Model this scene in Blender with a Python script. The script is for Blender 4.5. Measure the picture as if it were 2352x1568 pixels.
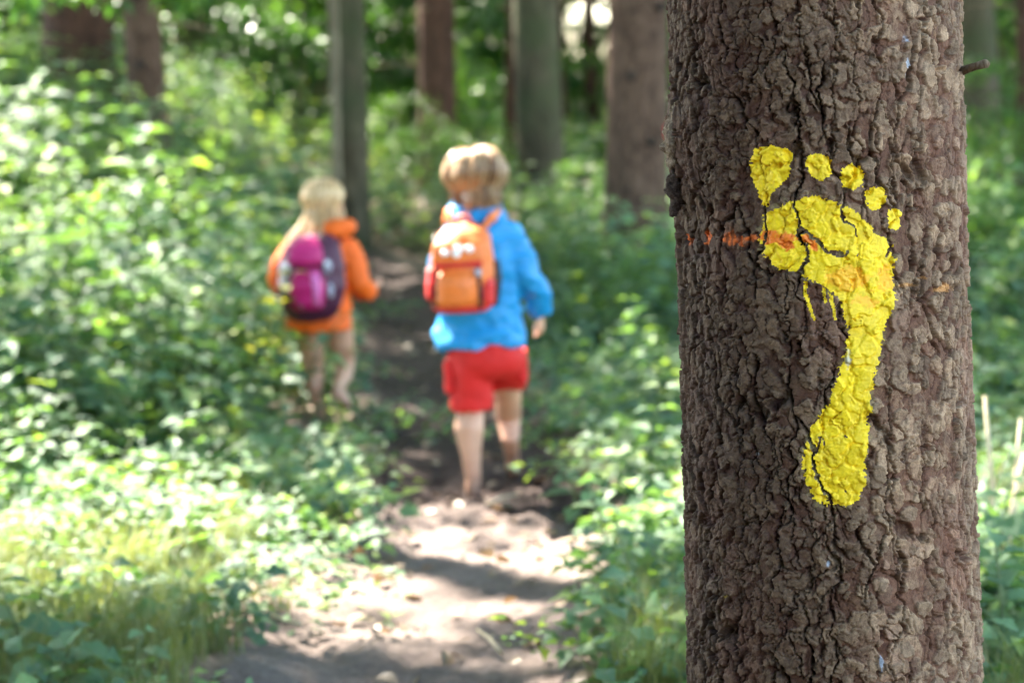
import bpy, math, random
import numpy as np
from mathutils import Vector, Matrix, Euler

random.seed(7)
RNG = np.random.default_rng(11)
for o in list(bpy.data.objects):
    bpy.data.objects.remove(o)
SC = bpy.context.scene
COL = SC.collection

# ------------------------------------------------------------------ camera
PITCH, ROLL, CAMZ, FOCAL = 5.97, -2.4, 1.35, 85.0
cam_data = bpy.data.cameras.new('camera')
cam = bpy.data.objects.new('camera', cam_data)
COL.objects.link(cam)
SC.camera = cam
cam_data.lens = FOCAL
cam_data.sensor_width = 36.0
cam_data.clip_end = 1000
cam_data.dof.use_dof = True
cam_data.dof.focus_distance = 3.46
cam_data.dof.aperture_fstop = 4.1
cam_data.dof.aperture_blades = 0
CM = Matrix.Translation((0, 0, CAMZ)) @ Matrix.Rotation(math.radians(90 - PITCH), 4, 'X') @ Matrix.Rotation(math.radians(ROLL), 4, 'Z')
cam.matrix_world = CM
# ------------------------------------------------------------------ light
SUN_EL, SUN_AZ = 50.0, math.degrees(math.atan2(-0.59, 0.81))
S = Vector((math.sin(math.radians(SUN_AZ)) * math.cos(math.radians(SUN_EL)),
            math.cos(math.radians(SUN_AZ)) * math.cos(math.radians(SUN_EL)),
            math.sin(math.radians(SUN_EL))))
w = bpy.data.worlds.new('World')
SC.world = w
w.use_nodes = True
nt = w.node_tree
bg = nt.nodes['Background']
sky = nt.nodes.new('ShaderNodeTexSky')
sky.sky_type = 'NISHITA'
sky.sun_disc = False
sky.sun_elevation = math.radians(SUN_EL)
sky.sun_rotation = math.radians(SUN_AZ)
sky.air_density = 1.0
sky.dust_density = 1.0
sky.ozone_density = 0.2
nt.links.new(sky.outputs[0], bg.inputs[0])
bg.inputs[1].default_value = 0.14
sd = bpy.data.lights.new('sun', 'SUN')
sd.energy = 5.0
sd.angle = math.radians(0.53)
sd.color = (1.0, 0.92, 0.80)
sun = bpy.data.objects.new('sun', sd)
COL.objects.link(sun)
sun.rotation_euler = S.to_track_quat('Z', 'Y').to_euler()
sun.location = S * 40
SC.view_settings.view_transform = 'Standard'
SC.view_settings.look = 'None'
SC.view_settings.gamma = 1.0
SC.view_settings.use_curve_mapping = False
SC.view_settings.exposure = 3.5
SC.cycles.max_bounces = 7
SC.cycles.diffuse_bounces = 4
SC.cycles.glossy_bounces = 2
SC.cycles.transmission_bounces = 4
SC.cycles.transparent_max_bounces = 4
SC.cycles.use_adaptive_sampling = True
SC.cycles.adaptive_threshold = 0.01
SC.cycles.sample_clamp_indirect = 6.0
SC.cycles.use_denoising = True

# ------------------------------------------------------------------ helpers: projection (photo pixels at 2352 wide -> a point on the plane y = Y)
FPX = 2352 * FOCAL / 36.0
R3 = CM.to_3x3()
CO = Vector((0, 0, CAMZ))
def ray(px, py):
    return R3 @ Vector(((px - 1176) / FPX, -(py - 784) / FPX, -1.0))
def W(px, py, Y):
    d = ray(px, py)
    return CO + d * (Y / d.y)
R3i = np.array(R3.transposed())
def project(P):
    q = (np.asarray(P) - np.array(CO)) @ R3i.T
    return np.stack([1176 + FPX * q[:, 0] / -q[:, 2], 784 - FPX * q[:, 1] / -q[:, 2]], 1)

# ------------------------------------------------------------------ helpers: noise
def _h(ix, iy, iz, seed):
    n = (ix.astype(np.int64) * 374761393 + iy.astype(np.int64) * 668265263 + iz.astype(np.int64) * 2147483647 + seed * 974634777) & 0xFFFFFFFF
    n = ((n ^ (n >> 13)) * 1274126177) & 0xFFFFFFFF
    n = ((n ^ (n >> 15)) * 2246822519) & 0xFFFFFFFF
    n = n ^ (n >> 16)
    return (n & 0xFFFFFF) / float(0xFFFFFF)
def vn(x, y, z=None, seed=0):
    x = np.asarray(x, float); y = np.asarray(y, float)
    x0 = np.floor(x); y0 = np.floor(y)
    fx = x - x0; fy = y - y0
    fx = fx * fx * (3 - 2 * fx); fy = fy * fy * (3 - 2 * fy)
    if z is None:
        zz = np.zeros_like(x0)
        a = _h(x0, y0, zz, seed) * (1 - fx) + _h(x0 + 1, y0, zz, seed) * fx
        b = _h(x0, y0 + 1, zz, seed) * (1 - fx) + _h(x0 + 1, y0 + 1, zz, seed) * fx
        return (a * (1 - fy) + b * fy) * 2 - 1
    z = np.asarray(z, float); z0 = np.floor(z); fz = z - z0; fz = fz * fz * (3 - 2 * fz)
    r = 0
    for k, wz in ((0, 1 - fz), (1, fz)):
        a = _h(x0, y0, z0 + k, seed) * (1 - fx) + _h(x0 + 1, y0, z0 + k, seed) * fx
        b = _h(x0, y0 + 1, z0 + k, seed) * (1 - fx) + _h(x0 + 1, y0 + 1, z0 + k, seed) * fx
        r = r + (a * (1 - fy) + b * fy) * wz
    return r * 2 - 1
def fbm(x, y, z=None, o=4, seed=0):
    r = 0; a = 1.0; t = 0
    for i in range(o):
        f = 2.03 ** i
        r = r + a * vn(np.asarray(x) * f, np.asarray(y) * f, None if z is None else np.asarray(z) * f, seed + i * 17)
        t += a; a *= 0.5
    return r / t
def ss(a, b, x):
    t = np.clip((np.asarray(x, float) - a) / (b - a), 0, 1)
    return t * t * (3 - 2 * t)
def voro(x, y, seed=0, jit=0.85):
    """F1, F2, id-hash, offset vector to nearest seed (2D, unit cells)"""
    x0 = np.floor(x); y0 = np.floor(y)
    f1 = np.full(x.shape, 9.0); f2 = np.full(x.shape, 9.0)
    hid = np.zeros(x.shape); ox = np.zeros(x.shape); oy = np.zeros(x.shape)
    zz = np.zeros(x.shape)
    for i in (-1, 0, 1):
        for j in (-1, 0, 1):
            cx = x0 + i; cy = y0 + j
            px_ = cx + .5 + jit * (_h(cx, cy, zz, seed) - .5); py_ = cy + .5 + jit * (_h(cx, cy, zz, seed + 5) - .5)
            dx = x - px_; dy = y - py_
            d = np.sqrt(dx * dx + dy * dy)
            m = d < f1
            f2 = np.where(m, f1, np.minimum(f2, d))
            hid = np.where(m, _h(cx, cy, zz, seed + 9), hid)
            ox = np.where(m, dx, ox); oy = np.where(m, dy, oy)
            f1 = np.where(m, d, f1)
    return f1, f2, hid, ox, oy

# ------------------------------------------------------------------ helpers: meshes / objects
def npmesh(name, V, F, mats=(), smooth=True, attrs=None, cols=None, midx=None):
    """V (n,3), F (m,k) uniform polygon size"""
    V = np.asarray(V, np.float32); F = np.asarray(F, np.int32)
    me = bpy.data.meshes.new(name)
    me.vertices.add(len(V)); me.vertices.foreach_set('co', V.ravel())
    k = F.shape[1]
    me.loops.add(F.size); me.loops.foreach_set('vertex_index', F.ravel())
    me.polygons.add(len(F))
    me.polygons.foreach_set('loop_start', np.arange(0, F.size, k, dtype=np.int32))
    me.polygons.foreach_set('loop_total', np.full(len(F), k, np.int32))
    me.polygons.foreach_set('use_smooth', np.full(len(F), smooth, bool))
    if midx is not None:
        me.polygons.foreach_set('material_index', np.asarray(midx, np.int32))
    for n, a in (attrs or {}).items():
        at = me.attributes.new(n, 'FLOAT', 'POINT'); at.data.foreach_set('value', np.asarray(a, np.float32))
    for n, a in (cols or {}).items():
        at = me.color_attributes.new(n, 'FLOAT_COLOR', 'POINT')
        c4 = np.ones((len(V), 4), np.float32); c4[:, :3] = a
        at.data.foreach_set('color', c4.ravel())
    for m in mats: me.materials.append(m)
    me.update(calc_edges=True); me.validate()
    return me
def link(name, me, parent=None, loc=None):
    o = bpy.data.objects.new(name, me); COL.objects.link(o)
    if loc is not None: o.location = loc
    if parent: o.parent = parent
    return o
def tag(o, label=None, cat=None, group=None, kind=None):
    if label: o['label'] = label
    if cat: o['category'] = cat
    if group: o['group'] = group
    if kind: o['kind'] = kind
    return o
def thing(name, label, cat, loc=(0, 0, 0), group=None):
    o = bpy.data.objects.new(name, None); COL.objects.link(o); o.location = loc
    o.empty_display_size = 0.1
    return tag(o, label, cat, group)
class MB:
    """collects tubes, boxes, ellipsoids, leaves as one mesh (triangles/quads mixed -> triangles)"""
    def __init__(s): s.V = []; s.F = []; s.A = []; s.n = 0
    def add(s, V, F, a=0.5):
        V = np.asarray(V, float).reshape(-1, 3); F = np.asarray(F, int)
        if F.shape[1] == 4: F = np.concatenate([F[:, [0, 1, 2]], F[:, [0, 2, 3]]])
        s.V.append(V); s.F.append(F + s.n); s.A.append(np.full(len(V), a) if np.isscalar(a) else a); s.n += len(V)
        return s
    def loft(s, rings, a=0.5, n=16, cap=True):
        """rings: (center, ax, ay) vectors"""
        t = np.linspace(0, 2 * np.pi, n, endpoint=False)
        V = []
        for c, ax, ay in rings:
            V.append(np.array(c)[None] + np.cos(t)[:, None] * np.array(ax)[None] + np.sin(t)[:, None] * np.array(ay)[None])
        m = len(rings); V = np.concatenate(V)
        F = [[i * n + j, i * n + (j + 1) % n, (i + 1) * n + (j + 1) % n, (i + 1) * n + j] for i in range(m - 1) for j in range(n)]
        F = np.array(F); F = np.concatenate([F[:, [0, 1, 2]], F[:, [0, 2, 3]]])
        if cap:
            V = np.concatenate([V, [np.array(rings[0][0])], [np.array(rings[-1][0])]])
            b = m * n
            F = np.concatenate([F, [[b, (j + 1) % n, j] for j in range(n)], [[b + 1, (m - 1) * n + j, (m - 1) * n + (j + 1) % n] for j in range(n)]])
        return s.add(V, F, a)
    def tube(s, pts, rad, a=0.5, n=8, flat=1.0, up=(0, 1, 0.001), round_ends=False):
        pts = [Vector(p) for p in pts]; rad = list(rad) if hasattr(rad, '__len__') else [rad] * len(pts)
        if round_ends:
            d0 = (pts[0] - pts[1]).normalized(); d1 = (pts[-1] - pts[-2]).normalized()
            r0, r1 = rad[0], rad[-1]
            pts = [pts[0] + d0 * r0 * .95, pts[0] + d0 * r0 * .7] + pts + [pts[-1] + d1 * r1 * .7, pts[-1] + d1 * r1 * .95]
            rad = [r0 * .25, r0 * .72] + rad + [r1 * .72, r1 * .25]
        rings = []
        for i, p in enumerate(pts):
            t = (pts[min(i + 1, len(pts) - 1)] - pts[max(i - 1, 0)]).normalized()
            u = Vector(up); ax = t.cross(u)
            if ax.length < 1e-3: ax = t.cross(Vector((1, 0, 0)))
            ax.normalize(); ay = ax.cross(t).normalized()
            rings.append((p, ax * rad[i], ay * rad[i] * flat))
        return s.loft(rings, a, n)
    def ell(s, c, r, a=0.5, n=16, m=10, ax=None, p=1.0):
        c = Vector(c); A = ax or (Vector((1, 0, 0)), Vector((0, 1, 0)), Vector((0, 0, 1)))
        rings = []
        for i in range(m + 1):
            th = math.pi * (i + .02) / (m + .04)
            rr = abs(math.sin(th)) ** p; zz = math.copysign(abs(math.cos(th)) ** p, math.cos(th))
            rings.append((c + A[2] * r[2] * zz, A[0] * r[0] * rr, A[1] * r[1] * rr))
        return s.loft(rings, a, n)
    def box(s, c, h, a=0.5, ax=None):
        c = Vector(c); A = ax or (Vector((1, 0, 0)), Vector((0, 1, 0)), Vector((0, 0, 1)))
        V = [c + A[0] * h[0] * i + A[1] * h[1] * j + A[2] * h[2] * k for i in (-1, 1) for j in (-1, 1) for k in (-1, 1)]
        F = [[0, 1, 3, 2], [4, 6, 7, 5], [0, 4, 5, 1], [2, 3, 7, 6], [0, 2, 6, 4], [1, 5, 7, 3]]
        return s.add([list(v) for v in V], F, a)
    def mesh(s, name, mats, smooth=True):
        return npmesh(name, np.concatenate(s.V), np.concatenate(s.F), mats, smooth, {'var': np.concatenate(s.A)})
    def build(s, name, mats, parent=None, smooth=True, loc=None):
        return link(name, s.mesh(name, mats if isinstance(mats, (list, tuple)) else [mats], smooth), parent, loc)
def remeshed(mb, name, mat, voxel=0.007, smooth=4, parent=None, wrinkle=None):
    me = mb.mesh(name, [])
    o = bpy.data.objects.new('tmp', me); COL.objects.link(o)
    m = o.modifiers.new('r', 'REMESH'); m.mode = 'VOXEL'; m.voxel_size = voxel; m.use_smooth_shade = True
    if smooth:
        q = o.modifiers.new('s', 'SMOOTH'); q.factor = 0.5; q.iterations = smooth
    dg = bpy.context.evaluated_depsgraph_get()
    nm = bpy.data.meshes.new_from_object(o.evaluated_get(dg), depsgraph=dg)
    bpy.data.objects.remove(o); bpy.data.meshes.remove(me)
    nm.name = name; nm.materials.clear(); nm.materials.append(mat)
    n = len(nm.vertices)
    co = np.empty(n * 3, np.float32); nm.vertices.foreach_get('co', co); co = co.reshape(-1, 3)
    no = np.empty(n * 3, np.float32); nm.vertices.foreach_get('normal', no); no = no.reshape(-1, 3)
    if wrinkle:
        amp, sx, sz = wrinkle
        q = 1 - np.abs(fbm(co[:, 0] * sx + co[:, 2] * sz * .5, co[:, 1] * sx, co[:, 2] * sz, 3, 3))
        co = co + no * ((q - .75) * amp)[:, None]
        nm.vertices.foreach_set('co', co.astype(np.float32).ravel())
    nm.polygons.foreach_set('use_smooth', np.ones(len(nm.polygons), bool))
    nm.update()
    return link(name, nm, parent)

# ------------------------------------------------------------------ materials
def newmat(name):
    m = bpy.data.materials.new(name); m.use_nodes = True
    nt = m.node_tree; b = nt.nodes['Principled BSDF']
    return m, nt, b
def N(nt, t, **kw):
    n = nt.nodes.new(t)
    for k, v in kw.items():
        if k in n.inputs: n.inputs[k].default_value = v
        else: setattr(n, k, v)
    return n
def ramp(nt, fac, stops):
    r = nt.nodes.new('ShaderNodeValToRGB')
    e = r.color_ramp.elements
    while len(e) < len(stops): e.new(0.5)
    for i, (p, c) in enumerate(stops):
        e[i].position = p; e[i].color = (*c, 1)
    nt.links.new(fac, r.inputs[0])
    return r.outputs[0]
def mat_leaf(name, stops, trans=0.45, rough=0.42, tcol=(1.25, 1.35, 0.55)):
    m, nt, b = newmat(name); L = nt.links
    at = N(nt, 'ShaderNodeAttribute', attribute_name='var')
    oi = N(nt, 'ShaderNodeObjectInfo')
    mx = N(nt, 'ShaderNodeMath', operation='MULTIPLY_ADD'); mx.inputs[1].default_value = 0.35
    L.new(oi.outputs['Random'], mx.inputs[0])
    mm = N(nt, 'ShaderNodeMath', operation='MULTIPLY'); mm.inputs[1].default_value = 0.65
    L.new(at.outputs['Fac'], mm.inputs[0]); L.new(mm.outputs[0], mx.inputs[2])
    c = ramp(nt, mx.outputs[0], stops)
    L.new(c, b.inputs['Base Color'])
    b.inputs['Roughness'].default_value = rough
    b.inputs['Specular IOR Level'].default_value = 0.55
    mc = N(nt, 'ShaderNodeMix', data_type='RGBA', blend_type='MULTIPLY')
    mc.inputs[0].default_value = 1.0
    L.new(c, mc.inputs[6]); mc.inputs[7].default_value = (*tcol, 1)
    tr = nt.nodes.new('ShaderNodeBsdfTranslucent'); L.new(mc.outputs[2], tr.inputs[0])
    mix = nt.nodes.new('ShaderNodeMixShader'); mix.inputs[0].default_value = trans
    L.new(b.outputs[0], mix.inputs[1]); L.new(tr.outputs[0], mix.inputs[2])
    L.new(mix.outputs[0], nt.nodes['Material Output'].inputs[0])
    return m
def mat_plain(name, col, rough=0.7, noise=0.15, scale=60, bump=0.0, spec=0.4, sheen=0.0, metal=0.0):
    m, nt, b = newmat(name); L = nt.links
    tc = nt.nodes.new('ShaderNodeTexCoord')
    nz = N(nt, 'ShaderNodeTexNoise', Scale=scale, Detail=4.0)
    L.new(tc.outputs['Object'], nz.inputs['Vector'])
    c0 = tuple(max(0, x * (1 - noise)) for x in col); c1 = tuple(min(1, x * (1 + noise)) for x in col)
    L.new(ramp(nt, nz.outputs['Fac'], [(0.3, c0), (0.7, c1)]), b.inputs['Base Color'])
    b.inputs['Roughness'].default_value = rough; b.inputs['Specular IOR Level'].default_value = spec
    b.inputs['Metallic'].default_value = metal
    if sheen: b.inputs['Sheen Weight'].default_value = sheen
    if bump:
        bp = N(nt, 'ShaderNodeBump', Strength=bump, Distance=0.004)
        L.new(nz.outputs['Fac'], bp.inputs['Height']); L.new(bp.outputs[0], b.inputs['Normal'])
    return m
def mat_bark(name, dark, mid, light, sx=14, sz=4.0, bump=0.8, moss=None):
    m, nt, b = newmat(name); L = nt.links
    tc = nt.nodes.new('ShaderNodeTexCoord')
    mp = N(nt, 'ShaderNodeMapping'); mp.inputs['Scale'].default_value = (sx, sx, sz)
    L.new(tc.outputs['Object'], mp.inputs[0])
    nz = N(nt, 'ShaderNodeTexNoise', Scale=1.0, Detail=6.0, Roughness=0.62, Distortion=0.8)
    L.new(mp.outputs[0], nz.inputs['Vector'])
    big = N(nt, 'ShaderNodeTexNoise', Scale=2.2, Detail=3.0)
    L.new(tc.outputs['Object'], big.inputs['Vector'])
    vo = N(nt, 'ShaderNodeTexVoronoi', Scale=2.2, feature='DISTANCE_TO_EDGE'); L.new(mp.outputs[0], vo.inputs['Vector'])
    c = ramp(nt, nz.outputs['Fac'], [(0.32, dark), (0.5, mid), (0.7, light)])
    if moss:
        mx = N(nt, 'ShaderNodeMix', data_type='RGBA')
        f = ramp(nt, big.outputs['Fac'], [(0.45, (0, 0, 0)), (0.62, (.8, .8, .8))])
        L.new(f, mx.inputs[0]); L.new(c, mx.inputs[6]); mx.inputs[7].default_value = (*moss, 1)
        c = mx.outputs[2]
    L.new(c, b.inputs['Base Color']); b.inputs['Roughness'].default_value = 0.88
    b.inputs['Specular IOR Level'].default_value = 0.25
    ad = N(nt, 'ShaderNodeMath', operation='ADD'); L.new(nz.outputs['Fac'], ad.inputs[0]); L.new(vo.outputs[0], ad.inputs[1])
    bp = N(nt, 'ShaderNodeBump', Strength=bump, Distance=0.02)
    L.new(ad.outputs[0], bp.inputs['Height']); L.new(bp.outputs[0], b.inputs['Normal'])
    return m
G_HERB = mat_leaf('herb_leaf', [(0.0, (.035, .085, .052)), (0.3, (.080, .155, .090)), (0.65, (.16, .27, .125)), (1.0, (.34, .41, .10))], .42, .62, (1.35, 1.4, .4))
G_FAR = mat_leaf('shrub_leaf', [(0.0, (.020, .065, .024)), (0.5, (.050, .125, .034)), (0.85, (.12, .23, .04)), (1.0, (.22, .30, .045))], .5, .36, (1.4, 1.4, .4))
G_CANOPY = mat_leaf('canopy_leaf', [(0.0, (.03, .08, .02)), (1.0, (.09, .17, .03))], .4, .5)
G_YEL = mat_leaf('yellow_leaf', [(0.0, (.20, .24, .04)), (0.5, (.38, .36, .05)), (1.0, (.55, .46, .07))], .45, .4, (1.15, 1.1, .5))
G_GRASS = mat_leaf('grass_blade', [(0.0, (.07, .11, .03)), (0.5, (.15, .18, .055)), (1.0, (.36, .30, .15))], .4, .5)
G_LITTER = mat_leaf('dry_leaf', [(0.0, (.10, .06, .035)), (0.5, (.22, .15, .09)), (0.85, (.40, .31, .20)), (1.0, (.55, .50, .40))], .15, .5, (1, .9, .7))
M_STEM = mat_plain('green_stem', (.10, .14, .05), .6, .2, 30)
M_DRY = mat_plain('dry_stalk', (.52, .42, .27), .7, .2, 30)
M_TWIG = mat_bark('twig_bark', (.06, .038, .022), (.15, .10, .06), (.27, .19, .12), 60, 30, .4)

# ------------------------------------------------------------------ terrain
def terrain(x, y):
    x = np.asarray(x, float); y = np.asarray(y, float)
    z = 0.052 * np.clip(y - 13, 0, 30) * ss(12, 20, y)
    z = z - 0.16 * np.clip(y - 44, 0, 200)
    z = z + 1.0 * ss(0.5, 3.6, -x) * ss(7.5, 16, y)
    z = z + 0.25 * ss(.8, 5, x) * ss(6, 14, y)
    z = z + 0.05 * vn(x * .7, y * .7, seed=2) * ss(.4, 1.5, np.abs(x)) + 0.015 * vn(x * 3, y * 3, seed=4)
    return z
def T(x, y): return float(terrain(np.array([x]), np.array([y]))[0])
def ground_at(px, py):
    d = ray(px, py); t = 2.0
    while t < 80:
        p = CO + d * t
        if p.z < T(p.x, p.y): return Vector((p.x, p.y, T(p.x, p.y)))
        t += 0.02 + t * .001
    return CO + d * 80
PATH = [(930, 1900, 420), (930, 1700, 420), (930, 1568, 420), (960, 1430, 400), (1020, 1350, 370), (1080, 1290, 330), (1110, 1180, 270), (1085, 1080, 245), (1070, 1000, 225), (1035, 900, 185),
        (985, 800, 160), (930, 700, 110), (895, 630, 80), (830, 585, 60)]
PC = []
for a, b, c in PATH:
    g = ground_at(a, b); PC.append((g.x, g.y, c / FPX * g.y))
PC = np.array(PC)
def path_d(x, y):
    """signed distance to the path edge in half widths: <0 inside"""
    best = np.full(np.shape(x), 9.0)
    for i in range(len(PC) - 1):
        a = PC[i]; b = PC[i + 1]; d = b[:2] - a[:2]
        t = np.clip(((x - a[0]) * d[0] + (y - a[1]) * d[1]) / (d @ d), 0, 1)
        q = np.hypot(x - a[0] - t * d[0], y - a[1] - t * d[1]) - (a[2] + t * (b[2] - a[2]))
        best = np.minimum(best, q)
    return best
BOY_L = ground_at(1086, 1132); BOY_R = ground_at(1178, 1080); GIRL_L = ground_at(735, 962)
MUD = ground_at(1180, 1160)

def grid_terrain():
    xs = np.concatenate([np.linspace(-60, -7, 40)[:-1], np.linspace(-7, -1.8, 60)[:-1], np.linspace(-1.8, 2.0, 230)[:-1], np.linspace(2.0, 8, 50)[:-1], np.linspace(8, 60, 40)])
    ys = np.concatenate([np.linspace(-30, 3.5, 30)[:-1], np.linspace(3.5, 11.5, 470)[:-1], np.linspace(11.5, 24, 160)[:-1], np.linspace(24, 120, 90)])
    X, Y = np.meshgrid(xs, ys)
    x = X.ravel(); y = Y.ravel()
    z = terrain(x, y)
    pd = path_d(x, y)
    inn = ss(.05, -.25, pd)
    z = z - inn * .045
    mud = np.exp(-(((x - MUD.x) / .75) ** 2 + ((y - MUD.y - .35) / .8) ** 2))
    r = fbm(x * 9, y * 9, None, 4, 21)
    rid = 1 - np.abs(fbm(x * 14, y * 14, None, 3, 31)) * 2
    fade = ss(14, 9, y)
    z = z + (r * .012 + .012 * fbm(x * 28, y * 28, None, 3, 5)) * fade
    z = z + mud * (.045 * rid - .03 + .05 * fbm(x * 6, y * 6, None, 2, 8)) * fade
    n = len(xs); m = len(ys)
    i = np.arange(m - 1)[:, None] * n + np.arange(n - 1)[None]
    F = np.stack([i, i + 1, i + n + 1, i + n], -1).reshape(-1, 4)
    V = np.stack([x, y, z], 1)
    fc = V[F].mean(1)
    pf = path_d(fc[:, 0], fc[:, 1]) + .10 * fbm(fc[:, 0] * 3, fc[:, 1] * 3, None, 3, 9)
    ins = pf < 0
    return V, F, ins
def sub(V, F, sel):
    f = F[sel]; u, inv = np.unique(f, return_inverse=True)
    return V[u], inv.reshape(f.shape), u
def mat_soil(name, stops, bump=.6, wet=0.8):
    m, nt, b = newmat(name); L = nt.links
    tc = nt.nodes.new('ShaderNodeTexCoord')
    n1 = N(nt, 'ShaderNodeTexNoise', Scale=3.0, Detail=8.0, Roughness=.7); L.new(tc.outputs['Object'], n1.inputs['Vector'])
    n2 = N(nt, 'ShaderNodeTexNoise', Scale=45.0, Detail=6.0, Roughness=.7); L.new(tc.outputs['Object'], n2.inputs['Vector'])
    a = N(nt, 'ShaderNodeMath', operation='MULTIPLY_ADD'); a.inputs[1].default_value = .5
    h = N(nt, 'ShaderNodeMath', operation='MULTIPLY'); h.inputs[1].default_value = .5
    L.new(n2.outputs['Fac'], h.inputs[0]); L.new(n1.outputs['Fac'], a.inputs[0]); L.new(h.outputs[0], a.inputs[2])
    L.new(ramp(nt, a.outputs[0], stops), b.inputs['Base Color'])
    b.inputs['Roughness'].default_value = wet
    bp = N(nt, 'ShaderNodeBump', Strength=bump, Distance=.015); L.new(n2.outputs['Fac'], bp.inputs['Height']); L.new(bp.outputs[0], b.inputs['Normal'])
    return m
M_SOIL = mat_soil('forest_soil', [(.35, (.065, .042, .028)), (.5, (.13, .085, .055)), (.65, (.22, .15, .10))])
M_PATH = mat_soil('path_mud', [(.36, (.085, .063, .055)), (.5, (.15, .113, .098)), (.66, (.26, .205, .18))], .9, .7)
_nt = M_PATH.node_tree; _b = _nt.nodes['Principled BSDF']; _c = _b.inputs['Base Color'].links[0].from_socket
_at = N(_nt, 'ShaderNodeAttribute', attribute_name='wet'); _m = N(_nt, 'ShaderNodeMix', data_type='RGBA', blend_type='MULTIPLY')
_nt.links.new(_at.outputs['Fac'], _m.inputs[0]); _nt.links.new(_c, _m.inputs[6]); _m.inputs[7].default_value = (.34, .27, .25, 1)
_nt.links.new(_m.outputs[2], _b.inputs['Base Color'])
_r = ramp(_nt, _at.outputs['Fac'], [(0, (.85,) * 3), (1, (.72,) * 3)]); _nt.links.new(_r, _b.inputs['Roughness']); _b.inputs['Specular IOR Level'].default_value = .2
V, F, ins = grid_terrain()
v, f, _ = sub(V, F, ~ins); tag(link('ground', npmesh('ground', v, f, [M_SOIL])), kind='structure')
v, f, _ = sub(V, F, ins)
wet = ss(7.45, 8.0, v[:, 1] + .35 * fbm(v[:, 0] * 3, v[:, 1] * 3, None, 3, 90) + .5 * v[:, 0])
tag(link('path', npmesh('path', v, f, [M_PATH], True, {'wet': wet})), kind='structure')

# ------------------------------------------------------------------ the near spruce
Y_T = 3.62
tp = W(1864, 0, Y_T); bt = W(1923, 1568, Y_T)
slope = (tp - bt) / (tp.z - bt.z)
def axis_at(z): return bt + slope * (z - bt.z)
RT = 0.2065
def radius_at(z):
    z = np.asarray(z, float)
    return RT * (1 + 0.036 * (1.5 - z) / 1.0 * ss(9, 1, z) + .35 * np.exp(-np.clip(z, -1, 9) / .14) - .05 * np.clip(z - 1.6, 0, 20) / 1.0 * .25)
P1 = lambda pts, k=(1493, .5125, 0, .5125): [(k[0] + x * k[1], k[2] + y * k[3]) for x, y in pts]
P2 = lambda pts: P1(pts, (1493, .5241, 746.5, .5241))
TOES = [P1([(480, 665), (560, 655), (610, 665), (635, 700), (630, 760), (615, 800), (575, 840), (545, 880), (535, 920), (515, 925), (500, 900), (488, 860), (460, 810), (450, 760), (465, 700)]),
        P1([(705, 700), (750, 690), (800, 700), (812, 760), (800, 790), (765, 808), (725, 785), (700, 740)]),
        P1([(860, 750), (900, 738), (940, 750), (957, 790), (940, 835), (905, 848), (865, 835), (857, 790)]),
        P1([(965, 860), (1000, 838), (1040, 845), (1050, 890), (1030, 935), (990, 940), (965, 910)]),
        P1([(1065, 940), (1100, 935), (1122, 950), (1115, 1010), (1095, 1032), (1065, 1020), (1058, 980)])]
SOLE = P1([(520, 960), (600, 925), (690, 890), (750, 880), (810, 900), (870, 925), (930, 960), (975, 1010), (1010, 1045), (1060, 1065), (1085, 1110), (1085, 1180), (1080, 1280), (1085, 1350), (1065, 1420), (1050, 1460)]) + \
       P2([(1030, 0), (1020, 50), (1000, 130), (980, 200), (970, 300), (955, 400), (950, 480), (935, 600), (935, 690), (910, 760), (870, 785), (800, 790), (740, 780), (715, 730), (690, 690), (680, 640), (665, 600), (680, 560), (700, 480), (740, 410), (790, 340), (810, 270), (830, 180), (860, 120), (868, 50), (870, 0)]) + \
       P1([(885, 1480), (870, 1400), (850, 1330), (800, 1290), (760, 1270), (720, 1250), (650, 1210), (590, 1200), (540, 1160), (505, 1110), (500, 1060), (515, 1010)])
DRIPS = [P1([(705, 1235), (697, 1310), (714, 1360), (737, 1428)]), P1([(782, 1270), (779, 1310), (786, 1348)]), P1([(802, 1270), (812, 1340), (822, 1380), (829, 1428)])]
def poly_sd(x, y, poly):
    """signed distance (px), negative inside"""
    d = np.full(x.shape, 1e9); ins = np.zeros(x.shape, bool)
    n = len(poly)
    for i in range(n):
        x0, y0 = poly[i]; x1, y1 = poly[(i + 1) % n]
        dx, dy = x1 - x0, y1 - y0
        t = np.clip(((x - x0) * dx + (y - y0) * dy) / (dx * dx + dy * dy), 0, 1)
        d = np.minimum(d, np.hypot(x - x0 - t * dx, y - y0 - t * dy))
        c = ((y0 > y) != (y1 > y)) & (x < dx * (y - y0) / (dy if dy else 1e-9) + x0)
        ins ^= c
    return np.where(ins, -d, d)
def line_sd(x, y, pts, w0, w1):
    d = np.full(x.shape, 1e9)
    for i in range(len(pts) - 1):
        x0, y0 = pts[i]; x1, y1 = pts[i + 1]; dx, dy = x1 - x0, y1 - y0
        t = np.clip(((x - x0) * dx + (y - y0) * dy) / (dx * dx + dy * dy), 0, 1)
        f = (i + t) / (len(pts) - 1)
        d = np.minimum(d, np.hypot(x - x0 - t * dx, y - y0 - t * dy) - (w0 + f * (w1 - w0)))
    return d

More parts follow.
